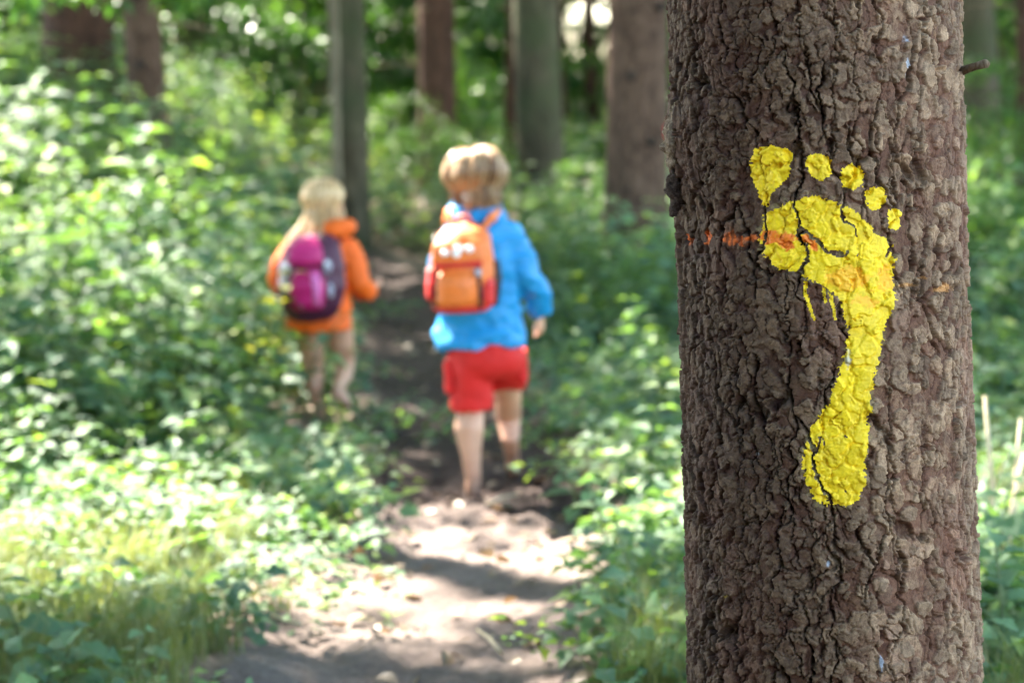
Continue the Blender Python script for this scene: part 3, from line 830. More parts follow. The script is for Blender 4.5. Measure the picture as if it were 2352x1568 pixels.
def leaf_hi(L, wd, mat, name='leaf'):
    """one large leaf along +X with toothed outline and a midrib fold"""
    n = 9; V = []; F = []
    for i in range(n):
        f = i / (n - 1); w_ = wd * L * .5 * (math.sin(math.pi * min(f * 1.0, 1) ** .75) ** .9 if 0 < f < 1 else 0) * (1 + (.10 if i % 2 else -.04))
        z = -.22 * L * f * f
        V += [(f * L, -w_, z + w_ * .35), (f * L, 0, z), (f * L, w_, z + w_ * .35)]
    for i in range(n - 1):
        a = i * 3
        F += [(a, a + 1, a + 4, a + 3), (a + 1, a + 2, a + 5, a + 4)]
    V = np.array(V)
    return npmesh(name, V, F, [mat], True, {'var': np.full(len(V), .5)})
def herb_mesh(name, h, pairs, L, wd, lean, seed, mat):
    pts, O, D, U, Ls = herb_arrays(h, pairs, L, wd, lean, seed)
    V, F = leaf_arrays(O, D, U, Ls, Ls * wd, .2)
    q = MB(); q.tube(pts, [.005 * (1 - .6 * i / pairs) for i in range(pairs + 1)], n=5)
    sv = np.concatenate(q.V); sf = np.concatenate(q.F)
    va = np.repeat(np.random.default_rng(seed).random(len(O)), 5)
    return npmesh(name, np.concatenate([V, sv]), np.concatenate([F, sf + len(V)]), [mat, M_STEM], False,
                  {'var': np.concatenate([va, np.full(len(sv), .3)])}, None, np.concatenate([np.zeros(len(F)), np.ones(len(sf))]))
# prototypes that are themselves standing plants
def plant_at(name, me, px, py, label, cat='plant', s=1.0, rz=0.0, group=None):
    g = ground_at(px, py)
    o = link(name, me, None, (g.x, g.y, g.z - .01)); o.scale = (s, s, s); o.rotation_euler.z = rz
    return tag(o, label, cat, group)
PR_H = [plant_at('nettle_plant', herb_mesh('nettle_plant', .58, 6, .165, .55, (.12, .03), 1, G_HERB), 470, 880, 'tall leafy nettle in the sunlit bank left of the child in orange'),
        plant_at('nettle_plant', herb_mesh('nettle_plant', .46, 5, .18, .5, (-.14, .05), 2, G_HERB), 330, 960, 'shorter broad leaved nettle lower on the sunlit left bank'),
        plant_at('balsam_plant', herb_mesh('balsam_plant', .40, 5, .17, .42, (.05, -.12), 3, G_HERB), 1490, 1150, 'leafy balsam at the path edge just left of the footprint tree'),
        plant_at('balsam_plant', herb_mesh('balsam_plant', .60, 7, .16, .55, (.16, .1), 4, G_HERB), 1420, 800, 'tall balsam standing in front of the broad pinkish spruce')]
# low creeping cover tuft
def low_mesh(name, n, R, H, L, mat, seed):
    r = np.random.default_rng(seed)
    a = r.random(n) * 6.283; d = np.sqrt(r.random(n)) * R
    O = np.stack([np.cos(a) * d, np.sin(a) * d, H * (.3 + .7 * r.random(n))], 1)
    D = np.stack([np.cos(a + r.normal(size=n)), np.sin(a + r.normal(size=n)), r.normal(size=n) * .25], 1); D /= np.linalg.norm(D, axis=1)[:, None]
    U = np.array([0, 0, 1]) + r.normal(size=(n, 3)) * .3
    Ls = L * (.6 + .8 * r.random(n))
    V, F = leaf_arrays(O, D, U, Ls, Ls * .65, .15)
    return npmesh(name, V, F, [mat], False, {'var': np.repeat(r.random(n), 5)})
PR_LOW = plant_at('creeping_herb', low_mesh('creeping_herb', 60, .17, .12, .05, G_HERB, 5), 900, 735, 'small bright creeping herb on the left edge of the path beyond the boy')
PR_LOW['kind'] = 'stuff'
PR_LOW2 = plant_at('creeping_herb', low_mesh('creeping_herb', 34, .13, .08, .038, G_HERB, 6), 860, 1010, 'low weeds between the two children on the path edge')
PR_LOW2['kind'] = 'stuff'
def grass_mesh(name, n, R, H, mat, seed):
    r = np.random.default_rng(seed); V = []; F = []
    for i in range(n):
        a = r.random() * 6.283; d = r.random() * R; b = r.random() * 6.283; l = H * (.5 + .7 * r.random()); w_ = .0022; bend = .2 + .5 * r.random()
        x, y = d * math.cos(a), d * math.sin(a); k = len(V); sx, sy = -math.sin(b) * w_, math.cos(b) * w_
        for f in (0, .5, 1):
            ox = math.cos(b) * bend * l * f * f; oy = math.sin(b) * bend * l * f * f; ww = 1 - f * .9
            V += [(x + ox - sx * ww, y + oy - sy * ww, l * f * (1 - .2 * f)), (x + ox + sx * ww, y + oy + sy * ww, l * f * (1 - .2 * f))]
        F += [(k, k + 1, k + 3, k + 2), (k + 2, k + 3, k + 5, k + 4)]
    return npmesh(name, V, F, [mat], False, {'var': np.repeat(r.random(n), 6)})
PR_GR = plant_at('grass_tuft', grass_mesh('grass_tuft', 34, .06, .26, G_GRASS, 3), 505, 1500, 'upright grass tuft in the shaded lower left verge', 'grass')
PR_LIT = plant_at('fallen_leaf', leaf_hi(.07, .6, G_LITTER, 'fallen_leaf'), 915, 1222, 'single pale dry leaf lying on the sunlit path near the shadow stripe', 'leaf')

def frame_pts(n, y0, y1, spread=.30, power=1.0):
    """random ground points in the wedge of the view, a bit wider than the frame"""
    y = y0 + (y1 - y0) * RNG.random(n) ** power
    x = (RNG.random(n) * 2 - 1) * y * spread
    return x, y
def scatter_ground(name, n, y0, y1, proto, dens, smin, smax, tilt, label, cat, zoff=-.01, power=1.0, spread=.34, sz=None):
    x, y = frame_pts(n, y0, y1, spread, power)
    k = RNG.random(n) < dens(x, y); x = x[k]; y = y[k]
    z = terrain(x, y) + zoff
    s_ = smin + (smax - smin) * RNG.random(len(x))
    if sz is not None: s_ = s_ * sz(x, y)
    return gn_scatter(name, np.stack([x, y, z], 1), scat_rot(len(x), tilt), s_, proto, label, cat)
def clear_path(x, y, m=.05, soft=.25):
    return ss(m, m + soft, path_d(x, y) + .12 * vn(x * 4, y * 4, seed=77))
def near_girl(x, y): return 1 - 1.0 * np.exp(-(((x - GIRL_L.x - .08) / .36) ** 4 + ((y - GIRL_L.y + .75) / 1.0) ** 4))
def herb_size(x, y):
    s0 = .45 + .55 * ss(6.5, 10.5, y)
    s0 = s0 * (.55 + .45 * ss(.05, .7, path_d(x, y)))
    return s0 * np.where(x > 0, .8, 1.0) * (1 + .38 * vn(x * 1.1, y * .9, seed=301) + .12 * (x < -1.2))
hd = lambda f: (lambda x, y: clear_path(x, y, .1, .3) * near_girl(x, y) * ss(5.6, 7.4, y + .7 * vn(x * 2, y * 2, seed=5) + .8 * (x > 0)) * f * (.55 + .45 * vn(x * 1.3, y * 1.3, seed=15)))
scatter_ground('undergrowth', 3600, 5.2, 19, PR_H[0], hd(.75), .75, 1.4, .2, 'dense sunlit nettles covering the left bank and the far verges', 'undergrowth', sz=herb_size, power=.8)
scatter_ground('undergrowth', 3800, 5.2, 19, PR_H[1], hd(.75), .75, 1.35, .22, 'broad leaved green growth filling both verges of the path', 'undergrowth', sz=herb_size, power=.8)
scatter_ground('undergrowth', 3600, 5.0, 16, PR_H[2], hd(.8), .55, 1.05, .2, 'narrow leaved balsam growth mixed through both verges', 'undergrowth', sz=herb_size, power=.8)
scatter_ground('undergrowth', 4200, 12, 34, PR_H[3], lambda x, y: clear_path(x, y, .2, .4) * .7, .6, 1.1, .15, 'taller green growth beyond the children on the forest floor', 'undergrowth')
scatter_ground('ground_cover', 9000, 4.6, 15, PR_LOW, lambda x, y: clear_path(x, y, .03, .2) * near_girl(x, y) * (.4 + .6 * vn(x * 2, y * 2, seed=25)) * np.where((y < 6.9) & (x < 0), .45, 1), .7, 1.4, .2, 'low creeping green leaves covering the forest floor', 'ground cover', power=.7)
scatter_ground('ground_cover', 3500, 4.6, 12, PR_LOW2, lambda x, y: np.maximum(clear_path(x, y, -.2, .3) * .4, .35 * np.exp(-(((x + .42) / .2) ** 2 + ((y - 9.3) / .9) ** 2))) * (.4 + .6 * vn(x * 3, y * 3, seed=26)), .6, 1.3, .2, 'sparse small weeds growing out over the path edges', 'ground cover')
scatter_ground('grass', 4200, 4.6, 9.5, PR_GR, lambda x, y: clear_path(x, y, np.where(y > 6.6, .12, -.08), .25) * near_girl(x, y) * ss(-.2, .5, vn(x * 1.7, y * 1.7, seed=28) + .5 * (x < 0) * (y < 7)) , .5, 1.1, .15, 'thin grass growing along the path verges', 'grass')
n = 9000
x, y = frame_pts(n, 4.4, 16, .3, .8)
k = RNG.random(n) < np.where(path_d(x, y) < 0, .26, np.where(y < 7, .9, .5)); x = x[k]; y = y[k]
gn_scatter('leaf_litter', np.stack([x, y, terrain(x, y) - np.where(path_d(x, y) < -.1, .03, -.004)], 1),
           np.stack([RNG.normal(size=len(x)) * .35, RNG.normal(size=len(x)) * .35, RNG.random(len(x)) * 6.28], 1), .35 + .7 * RNG.random(len(x)), PR_LIT, 'scattered dry leaves on the path and forest floor', 'leaf litter')

# foreground plants whose leaves can be picked out one by one
LEAF_BIG = leaf_hi(.11, .55, G_HERB); LEAF_BROAD = leaf_hi(.13, .75, G_HERB, 'leaf'); LEAF_Y = leaf_hi(.10, .6, G_YEL, 'leaf')
def leafy(name, label, px, py, h, pairs, leafme, lean=(0, 0), seed=1, droop=.35, s=1.0, stem=M_STEM, L=.11, Y=None):
    g = ground_at(px, py)
    root = thing(name, label, 'plant', (g.x, g.y, g.z - .01))
    pts, O, D, U, Ls = herb_arrays(h, pairs, L, .5, lean, seed, droop)
    q = MB(); q.tube(pts, [.006 * (1 - .6 * i / pairs) for i in range(pairs + 1)], n=6); q.build('stem', stem, root)
    for o_, d_, u_, l_ in zip(O, D, U, Ls):
        lf = link('leaf', leafme, root, o_)
        X = Vector(d_).normalized(); Z = Vector(u_); Yv = Z.cross(X).normalized(); Z = X.cross(Yv)
        lf.rotation_euler = Matrix((X, Yv, Z)).transposed().to_euler(); k = l_ / L * s; lf.scale = (k, k, k)
    return root
leafy('nettle_plant', 'broad bluish green herb at the bottom left corner of the photo', 130, 1640, .20, 5, LEAF_BROAD, (.06, 0), 21, .5, 1.15)
leafy('nettle_plant', 'leafy herb just above the bottom left corner, spreading pale leaves', 60, 1560, .24, 5, LEAF_BROAD, (-.05, 0), 22, .4, 1.1)
leafy('nettle_plant', 'low herb at the bottom edge left of the grass tuft', 300, 1600, .16, 4, LEAF_BIG, (.04, 0), 23, .5)
leafy('nettle_plant', 'dark leaved herb against the left edge, halfway down the bank', 40, 1230, .42, 7, LEAF_BROAD, (.08, 0), 24, .4, .9)
leafy('nettle_plant', 'dark leaved herb a step right of the left edge plant, leaning right', 160, 1260, .38, 6, LEAF_BROAD, (.08, 0), 25, .4, .9)
leafy('nettle_plant', 'herb with large blue green leaves standing below the sunlit patch at left', 255, 1290, .30, 6, LEAF_BIG, (-.05, 0), 26)
leafy('nettle_plant', 'glossy herb with sunlit leaves right of the dark leaved pair', 420, 1330, .26, 5, LEAF_BIG, (.05, 0), 27)
leafy('balsam_plant', 'bright green young plant on the verge in front of the orange child, sunlit', 640, 1120, .30, 6, LEAF_BROAD, (.04, 0), 28, .35, .95)
leafy('balsam_plant', 'pale leaved sprig just left of the bright green young plant', 600, 1100, .34, 6, LEAF_BIG, (-.04, 0), 29)
leafy('yellow_leaved_plant', 'yellowing leafy plant left of the bare legs of the orange child', 575, 965, .62, 9, LEAF_Y, (.22, -.1), 30, .3, 1.3)
leafy('yellow_leaved_plant', 'smaller yellow tipped plant beside the larger yellowing one', 480, 970, .56, 8, LEAF_Y, (.10, -.1), 31, .3, 1.2)
leafy('yellow_leaved_plant', 'yellow leaved plant close behind the knees of the orange child', 640, 945, .46, 8, LEAF_Y, (.05, -.1), 32, .3, 1.1)
leafy('balsam_plant', 'sunlit herb spilling over the right edge of the path by the footprint tree', 1400, 1300, .26, 6, LEAF_BIG, (-.06, 0), 33)
leafy('balsam_plant', 'herb with white lit leaves further up the right path edge', 1330, 1200, .24, 5, LEAF_BIG, (-.07, 0), 34)
leafy('balsam_plant', 'dark green herb at the path edge below the spilling sunlit herb', 1470, 1430, .24, 5, LEAF_BIG, (-.05, 0), 35)
leafy('balsam_plant', 'small plant by the bottom edge just left of the footprint tree', 1450, 1600, .14, 4, LEAF_BIG, (-.04, 0), 36)
leafy('balsam_plant', 'leafy plant at the right edge, lit from behind, lower right corner', 2310, 1560, .34, 6, LEAF_BROAD, (-.02, 0), 37, .4, 1.1)
leafy('balsam_plant', 'tall broad leaved plant at the right edge below the dry stalks', 2290, 1430, .36, 7, LEAF_BROAD, (.04, 0), 38, .4, 1.0)
# dry stalks right of the trunk
for k, (a, b, c, d, lab) in enumerate(((2262, 910, 2275, 1180, 'tallest dry straw coloured stalk right of the footprint tree'), (2232, 960, 2250, 1180, 'dry stalk nearest the right side of the footprint tree'),
                                  (2345, 960, 2290, 1200, 'dry stalk leaning right to the photo edge'), (2352, 1040, 2310, 1200, 'lowest dry stalk slanting out of the right edge'))):
    g = ground_at(c, d + 150); t_ = W(a, b, g.y)
    q = MB(); mid = (g + t_) / 2 + Vector((.012 * (-1) ** k, 0, 0)); q.tube([g, mid, t_], [.008, .007, .004], n=6)
    q.tube([mid, mid + Vector((.05, .01, .09))], [.004, .002], n=5)
    tag(q.build('dry_stalk', M_DRY), lab, 'stalk', 'dry stalks right of the trunk')

for px_, py_, l, a, lab in ((1110, 1150, .16, .7, 'pale broken stick lying on the mud at the heel of the boy'), (1290, 1232, .13, .1, 'short pale stick on the sunlit path, right of the shadow stripe'), (690, 1420, .24, 2.6, 'thin twig on the left verge beside the path'),
                            (1150, 1480, .18, 1.9, 'small twig lying across the shaded path near the bottom edge'), (300, 1190, .5, 2.2, 'long pale grass stalk leaning over the left bank')):
    g = ground_at(px_, py_); g.z -= .02; d = Vector((math.cos(a), math.sin(a), .12 if l < .4 else .5))
    q = MB(); q.tube([g, g + d * l * .5 + Vector((0, 0, .008)), g + d * l], [.006, .005, .003], n=7); q.tube([g + d * l * .5, g + d * l * .62 + Vector((.02, -.02, .015))], [.003, .0015], n=5)
    tag(q.build('fallen_twig', M_DRY), lab, 'twig')
# shrubs and saplings behind
def shrub_mesh(seed, R, H, k, per, L, mat=G_FAR, spread=.28):
    c = unit(k) * (RNG.random(k) ** .45)[:, None] * np.array([R, R, H / 2]); c[:, 2] += H / 2
    keep = vn(c[:, 0] * 1.3 + seed, c[:, 1] * 1.3, c[:, 2] * 1.6, seed) > -.3
    c = c[keep]
    me = foliage_mesh('foliage', c, per, spread, L, .62, mat, .35, .75)
    return me, c
SH = [shrub_mesh(1, 1.5, 3.4, 190, 26, .085), shrub_mesh(2, 1.2, 2.3, 150, 26, .075), shrub_mesh(3, 1.7, 4.4, 230, 26, .095)]
STEMS = []
for me, c in SH:
    q = MB()
    for i in range(0, len(c), 14):
        e = c[i]; q.tube([(e[0] * .1, e[1] * .1, 0), (e[0] * .45, e[1] * .45, e[2] * .55), tuple(e)], [.022, .014, .005], n=5)
    STEMS.append(q.mesh('stems', [M_TWIG]))
SHL = [(60, 300, 17, 1, .30, 'low bluish shrub on the bank at the far left below the thick dark spruce'), (235, 330, 15.0, 1, .25, 'small shaded shrub between the two left spruces'), (440, 250, 24, 0, .85, 'tall green shrub right of the slim knotted spruce'),
       (600, 300, 26, 2, .8, 'large bright shrub left of the slender grey trunk'), (700, 330, 23, 1, .8, 'rounded shrub close to the left of the pale sapling'), (880, 330, 25, 0, .38, 'shrub in the gap right of the slender grey trunk'),
       (930, 400, 20, 1, .45, 'low dark shrub behind the head of the orange child'), (1090, 330, 25, 0, .30, 'green shrub behind the head of the boy'), (1120, 480, 19, 1, .4, 'low shrub between the boy and the beech'),
       (1320, 380, 23, 1, .24, 'lime green shrub between the beech and the broad spruce'), (1330, 500, 16.5, 1, .35, 'low shrub at the foot of the broad pinkish spruce'), (1550, 520, 12.0, 1, .30, 'shrub just left of the footprint tree at knee height'), (2300, 450, 16, 1, .55, 'pale green shrub at the right edge of the photo'),
       (2330, 300, 23, 2, .8, 'tall shrub behind the trunk at the right edge'), (2230, 560, 12.5, 1, .4, 'blue green shrub directly right of the footprint tree'), (0, 100, 24, 2, .7, 'tall pale shrub beyond the thick dark spruce at the left edge')]
for px_, py_, Y, k, s_, lab in SHL:
    p = W(px_, py_, Y); root = thing('hazel_shrub', lab, 'shrub', (p.x, Y, T(p.x, Y) - .05))
    root.rotation_euler.z = random.random() * 6.28; root.scale = (s_, s_, s_)
    tag(link('foliage', SH[k][0], root), kind='stuff'); link('stems', STEMS[k], root)
# far woodland that reads as one mass
BR_ME, _ = shrub_mesh(9, .5, .5, 12, 14, .10, G_FAR, .26)
BR = link('leafy_branch', BR_ME, None, W(120, 30, 13.0)); tag(BR, kind='stuff'); tag(BR, 'leafy branch hanging into the top left corner', 'branch')
q = MB(); q.tube([(0, 0, .25), (-.3, .1, .6), (-1.1, .3, 1.6)], [.006, .012, .025], n=6); q.build('twig', M_TWIG, BR)
for px_, py_, Y, lab in ((470, 20, 14, 'leafy branch hanging over the slim knotted spruce at the top'), (330, -30, 12.5, 'blurred leafy branch at the top edge between the two left spruces'), (20, 60, 12, 'leafy branch at the very top left corner edge')):
    o = BR.copy(); COL.objects.link(o); o.location = W(px_, py_, Y); o.rotation_euler = (0, 0, random.random() * 6); o['label'] = lab; o['group'] = 'hanging leafy branches'
    c = BR.children[0].copy(); COL.objects.link(c); c.parent = o
BR['group'] = 'hanging leafy branches'
def far_wood(n, y0, y1, zmax, gap, name, label, smin, smax):
    y = y0 + (y1 - y0) * RNG.random(n); x = (RNG.random(n) * 2 - 1) * y * .30
    z = terrain(x, y) + RNG.random(n) ** 1.15 * zmax
    P = np.stack([x, y, z], 1); uv = project(P)
    k = (uv[:, 1] > -500) & gap(uv[:, 0], uv[:, 1], P)
    P = P[k]
    return gn_scatter(name, P, scat_rot(len(P), .3), smin + (smax - smin) * RNG.random(len(P)), BR, label, 'woodland')
def gapf(u, v, P):
    # open, sparse growth where the wood gives on to the sky
    d = .62 + .5 * vn(P[:, 0] * .55, P[:, 2] * .9, P[:, 1] * .3, 66)
    g = ss(1190, 1250, u) * ss(1520, 1460, u) * ss(330, 230, v)
    g2 = ss(980, 1060, u) * ss(1250, 1160, u) * ss(260, 120, v) * .78
    g3 = ss(820, 860, u) * ss(980, 900, u) * ss(200, 100, v) * .85
    return RNG.random(len(u)) < d * (1 - .86 * g) * (1 - g2) * (1 - g3)
far_wood(5200, 26, 46, 4.6, gapf, 'far_woodland', 'dense green woodland behind the trunks, reading as one mass', .7, 1.5)
far_wood(900, 21.5, 28, 2.6, lambda u, v, P: gapf(u, v, P) & (RNG.random(len(u)) < .55 + .45 * vn(P[:, 0] * .9, P[:, 2] * .9, P[:, 1] * .9, 3)), 'understorey', 'green understorey between the middle trunks', .5, 1.1)

def lace(u, v, P): return (u > 960) & (u < 1450) & (v < 250) & (RNG.random(len(u)) < .5 + .7 * vn(P[:, 0] * 1.6, P[:, 2] * 2.2, P[:, 1], 68))
far_wood(9000, 24, 40, 3.6, lace, 'thin_foliage', 'thin lacy foliage in front of the bright sky gaps', .16, .34)
# ------------------------------------------------------------------ unseen leaf canopy overhead, its gaps shaped to place the dappled sun and shade
def light_map(gx, gy):
    """share of open sky towards the sun wanted above each spot of ground"""
    nn = vn(gx * 1.5, gy * 1.5, seed=201); n2 = vn(gx * .45, gy * .45, seed=202); n3 = vn(gx * 3.4, gy * 3.4, seed=203)
    b = .70 + .28 * ss(-.1, .5, nn)
    box = lambda x0, x1, y0, y1, s_=.3: ss(x0 - s_, x0 + s_, gx) * ss(x1 + s_, x1 - s_, gx) * ss(y0 - s_, y0 + s_, gy) * ss(y1 + s_, y1 - s_, gy)
    b = np.maximum(b, box(-4.0, -.4, 6.8, 14.0, .4) * (.62 + .38 * ss(-.35, .1, nn * .6 + n2 * .5)))
    b = np.maximum(b, box(.3, 2.6, 6.0, 8.6, .3) * (.5 + .5 * ss(-.4, .1, nn * .5 + n3 * .5)))
    b = np.maximum(b, box(1.1, 4.5, 7.0, 16, .5) * (.4 + .6 * ss(-.3, .2, nn)))
    b = np.where(gy > 14, .50 + .46 * ss(-.2, .3, .6 * nn + .6 * n2), b)
    b = b * (1 - .55 * box(-5, -1.6, 14.6, 17.5, .4))
    b = b * (1 - .55 * box(-.6, .8, 8.9, 15.5, .3))
    b = b * (1 - .8 * box(-3, 2.4, 2.4, 5.6, .12))
    b = b * (1 - .6 * box(-2.6, -.75, 4.6, 6.25, .2))
    b = np.maximum(b, box(-2.1, 3.0, 5.62, 8.45, .12) * 1.0)
    b = np.maximum(b, box(-1.75, -.95, 8.9, 10.6, .2) * 1.0)
    b = b * (1 - .98 * box(.15, 3.4, -1.5, 4.4, .35))
    return b
n = 30000
P = np.stack([RNG.uniform(-24, 22, n), RNG.uniform(-9, 56, n), RNG.uniform(6.0, 13.0, n)], 1)
k = 1 / math.tan(math.radians(SUN_EL))
gx = P[:, 0] + .589 * k * P[:, 2]; gy = P[:, 1] - .808 * k * P[:, 2]
lm = light_map(gx, gy)
keep = RNG.random(n) > np.where(lm > .9, 1.0, lm ** .6)
keep &= (RNG.random(n) < np.where((P[:, 1] < 1.5) & (gy < -2), .25, 1.0))
P = P[keep]
# unseen foliage added behind and left of the camera to block light there
nb = 2600
Q = np.stack([RNG.uniform(-13, -.9, nb), RNG.uniform(-10, .5, nb), RNG.uniform(.1, 6.5, nb)], 1)
Q2 = np.stack([RNG.uniform(-1.2, 1.2, 900), RNG.uniform(-9, -2.2, 900), RNG.uniform(.1, 5.5, 900)], 1)
Q = np.concatenate([Q, Q2]); Q = Q[np.hypot(Q[:, 0], Q[:, 1]) > 1.6]; Q = Q[~((Q[:, 0] > -1.6) & (Q[:, 1] > -.6))]
gn_scatter('shading_thicket', Q, scat_rot(len(Q), .3), RNG.uniform(.9, 1.6, len(Q)), BR, 'leafy thicket added unseen beside and behind the viewpoint to block light', 'shading_thicket')
gn_scatter('shade_canopy', P, scat_rot(len(P), .3), RNG.uniform(1.3, 2.2, len(P)), BR, 'unseen leaf canopy above the path, gaps shaped for the sunlight', 'canopy')



# ------------------------------------------------------------------ the two children
def mat_skin(name, col, z0=0.0):
    m, nt, b = newmat(name); L = nt.links
    tc = nt.nodes.new('ShaderNodeTexCoord'); nz = N(nt, 'ShaderNodeTexNoise', Scale=14.0, Detail=4.0); L.new(tc.outputs['Object'], nz.inputs['Vector'])
    sk = ramp(nt, nz.outputs['Fac'], [(.3, tuple(c * .85 for c in col)), (.7, tuple(min(1, c * 1.08) for c in col))])
    sp = nt.nodes.new('ShaderNodeSeparateXYZ'); L.new(tc.outputs['Object'], sp.inputs[0])
    n2 = N(nt, 'ShaderNodeTexNoise', Scale=40.0, Detail=3.0); L.new(tc.outputs['Object'], n2.inputs['Vector'])
    ad = N(nt, 'ShaderNodeMath', operation='MULTIPLY_ADD'); ad.inputs[1].default_value = .16; L.new(n2.outputs['Fac'], ad.inputs[0]); L.new(sp.outputs['Z'], ad.inputs[2])
    mr = nt.nodes.new('ShaderNodeMapRange'); L.new(ad.outputs[0], mr.inputs[0])
    mr.inputs[1].default_value = z0 + .08; mr.inputs[2].default_value = z0 + .16; mr.inputs[3].default_value = .92; mr.inputs[4].default_value = 0.0
    mm = N(nt, 'ShaderNodeMix', data_type='RGBA'); L.new(mr.outputs[0], mm.inputs[0]); L.new(sk, mm.inputs[6]); mm.inputs[7].default_value = (.075, .045, .034, 1)
    L.new(mm.outputs[2], b.inputs['Base Color'])
    b.inputs['Roughness'].default_value = .5; b.inputs['Subsurface Weight'].default_value = .15; b.inputs['Subsurface Radius'].default_value = (.02, .008, .005)
    return m
M_SKIN = mat_skin('skin', (.58, .31, .20), T(BOY_L.x, BOY_L.y) - .02)
M_SKIN_G = mat_skin('fair_skin', (.58, .31, .20), T(GIRL_L.x, GIRL_L.y) - .03)
def mat_hair(name, a, b_, c):
    m, nt, b = newmat(name)
    at = N(nt, 'ShaderNodeAttribute', attribute_name='var')
    nt.links.new(ramp(nt, at.outputs['Fac'], [(0, a), (.5, b_), (1, c)]), b.inputs['Base Color'])
    b.inputs['Roughness'].default_value = .36; b.inputs['Specular IOR Level'].default_value = .55
    return m
M_HAIR_B = mat_hair('light_brown_hair', (.12, .055, .025), (.30, .165, .075), (.50, .33, .18))
M_HAIR_G = mat_hair('blond_hair', (.34, .18, .07), (.58, .36, .16), (.85, .62, .36))
M_BLUE = mat_plain('blue_jacket_fabric', (.004, .22, .50), .5, .1, 20, .15, .4)
M_RED = mat_plain('red_shorts_fabric', (.55, .012, .010), .75, .1, 25, .2)
M_ORANGE = mat_plain('orange_jacket_fabric', (.80, .12, .004), .65, .08, 20, .2)
M_BPO = mat_plain('orange_pack_fabric', (.68, .15, .02), .55, .12, 35, .2, .5)
M_BPR = mat_plain('red_pack_fabric', (.55, .02, .018), .6, .1, 35, .2)
M_BLACK = mat_plain('black_webbing', (.02, .016, .02), .6, .2, 60, .1)
M_MAG = mat_plain('magenta_pack_fabric', (.46, .004, .12), .5, .1, 35, .2, .5)
M_PINK = mat_plain('pink_pack_fabric', (.72, .16, .42), .5, .1, 35, .2, .5)
M_PURP = mat_plain('dark_purple_pack_fabric', (.060, .004, .026), .55, .15, 35, .2, .5)
M_REFL = mat_plain('silver_reflective_tape', (.86, .86, .88), .16, .03, 80, 0, 1.0)
M_GREY = mat_plain('grey_mesh_fabric', (.34, .33, .40), .45, .15, 60, .1, .6)
M_EYE = mat_plain('eye_white', (.75, .75, .72), .2, .02, 10); M_IRIS = mat_plain('iris', (.05, .09, .12), .2, .1, 10)

def hand(mb, wrist, dirv, palm_n, size=1.0, curl=.5, side=1):
    """palm with four unequal bent fingers and a thumb leaving its side"""
    d = Vector(dirv).normalized(); n = Vector(palm_n); n = (n - d * n.dot(d)).normalized(); s = d.cross(n).normalized() * side
    k = .001 * size; w_ = Vector(wrist)
    mb.tube([w_ - d * 8 * k, w_ + d * 14 * k, w_ + d * 34 * k, w_ + d * 50 * k], [15 * k, 19 * k, 23 * k, 22 * k], n=12, flat=.5, up=tuple(n), round_ends=True)
    for i, (off, l, r) in enumerate(((-16, 40, 6.4), (-5.5, 46, 6.6), (5.5, 43, 6.3), (15.5, 34, 5.6))):
        p = w_ + d * 46 * k + s * off * k; dd = d.copy(); pts = [p - d * 8 * k, p]; c = curl * (.8 + .15 * i)
        for j, f in enumerate((.42, .32, .26)):
            dd = (dd + n * c * (.55 + .25 * j)).normalized(); p = p + dd * l * f * k; pts.append(p)
        mb.tube(pts, [r * k, r * k, r * .95 * k, r * .88 * k, r * .75 * k], n=8, round_ends=True)
    p = w_ + d * 14 * k - s * 17 * k; td = (d * .65 - s * .75 + n * .25).normalized()
    mb.tube([p + s * 6 * k, p, p + td * 20 * k, p + (td + d * .4).normalized() * 38 * k], [7.5 * k, 7.5 * k, 6.8 * k, 5.4 * k], n=8, round_ends=True)
def foot(mb, ankle, heel, toe, r=.027, w_=.030):
    a, h, t = Vector(ankle), Vector(heel), Vector(toe)
    d = (t - h).normalized(); s = d.cross(Vector((0, 0, 1))).normalized(); u = s.cross(d).normalized()
    mb.tube([a, a.lerp(h, .6) + d * .01], [r, r * 1.02], n=10, round_ends=True)
    L_ = (t - h).length
    rings = []
    for f, ww, hh, zz in ((-.02, .35, .4, .3), (.05, .75, .9, .5), (.2, .86, 1.15, .62), (.4, .84, 1.1, .62), (.62, 1.0, .78, .40), (.8, 1.06, .5, .25), (.86, 1.0, .4, .2)):
        rings.append((h + d * L_ * f + u * (.022 * zz), s * w_ * ww, u * .024 * hh))
    mb.loft(rings, n=12)
    for i, (off, l, rr) in enumerate(((-.75, .13, 9.0), (-.28, .125, 6.6), (.1, .11, 6.2), (.45, .09, 5.8), (.78, .06, 5.5))):
        p = h + d * L_ * .82 + s * off * w_ + u * .006
        mb.tube([p, p + d * L_ * l], [rr * .001, rr * .0009], n=8, round_ends=True)
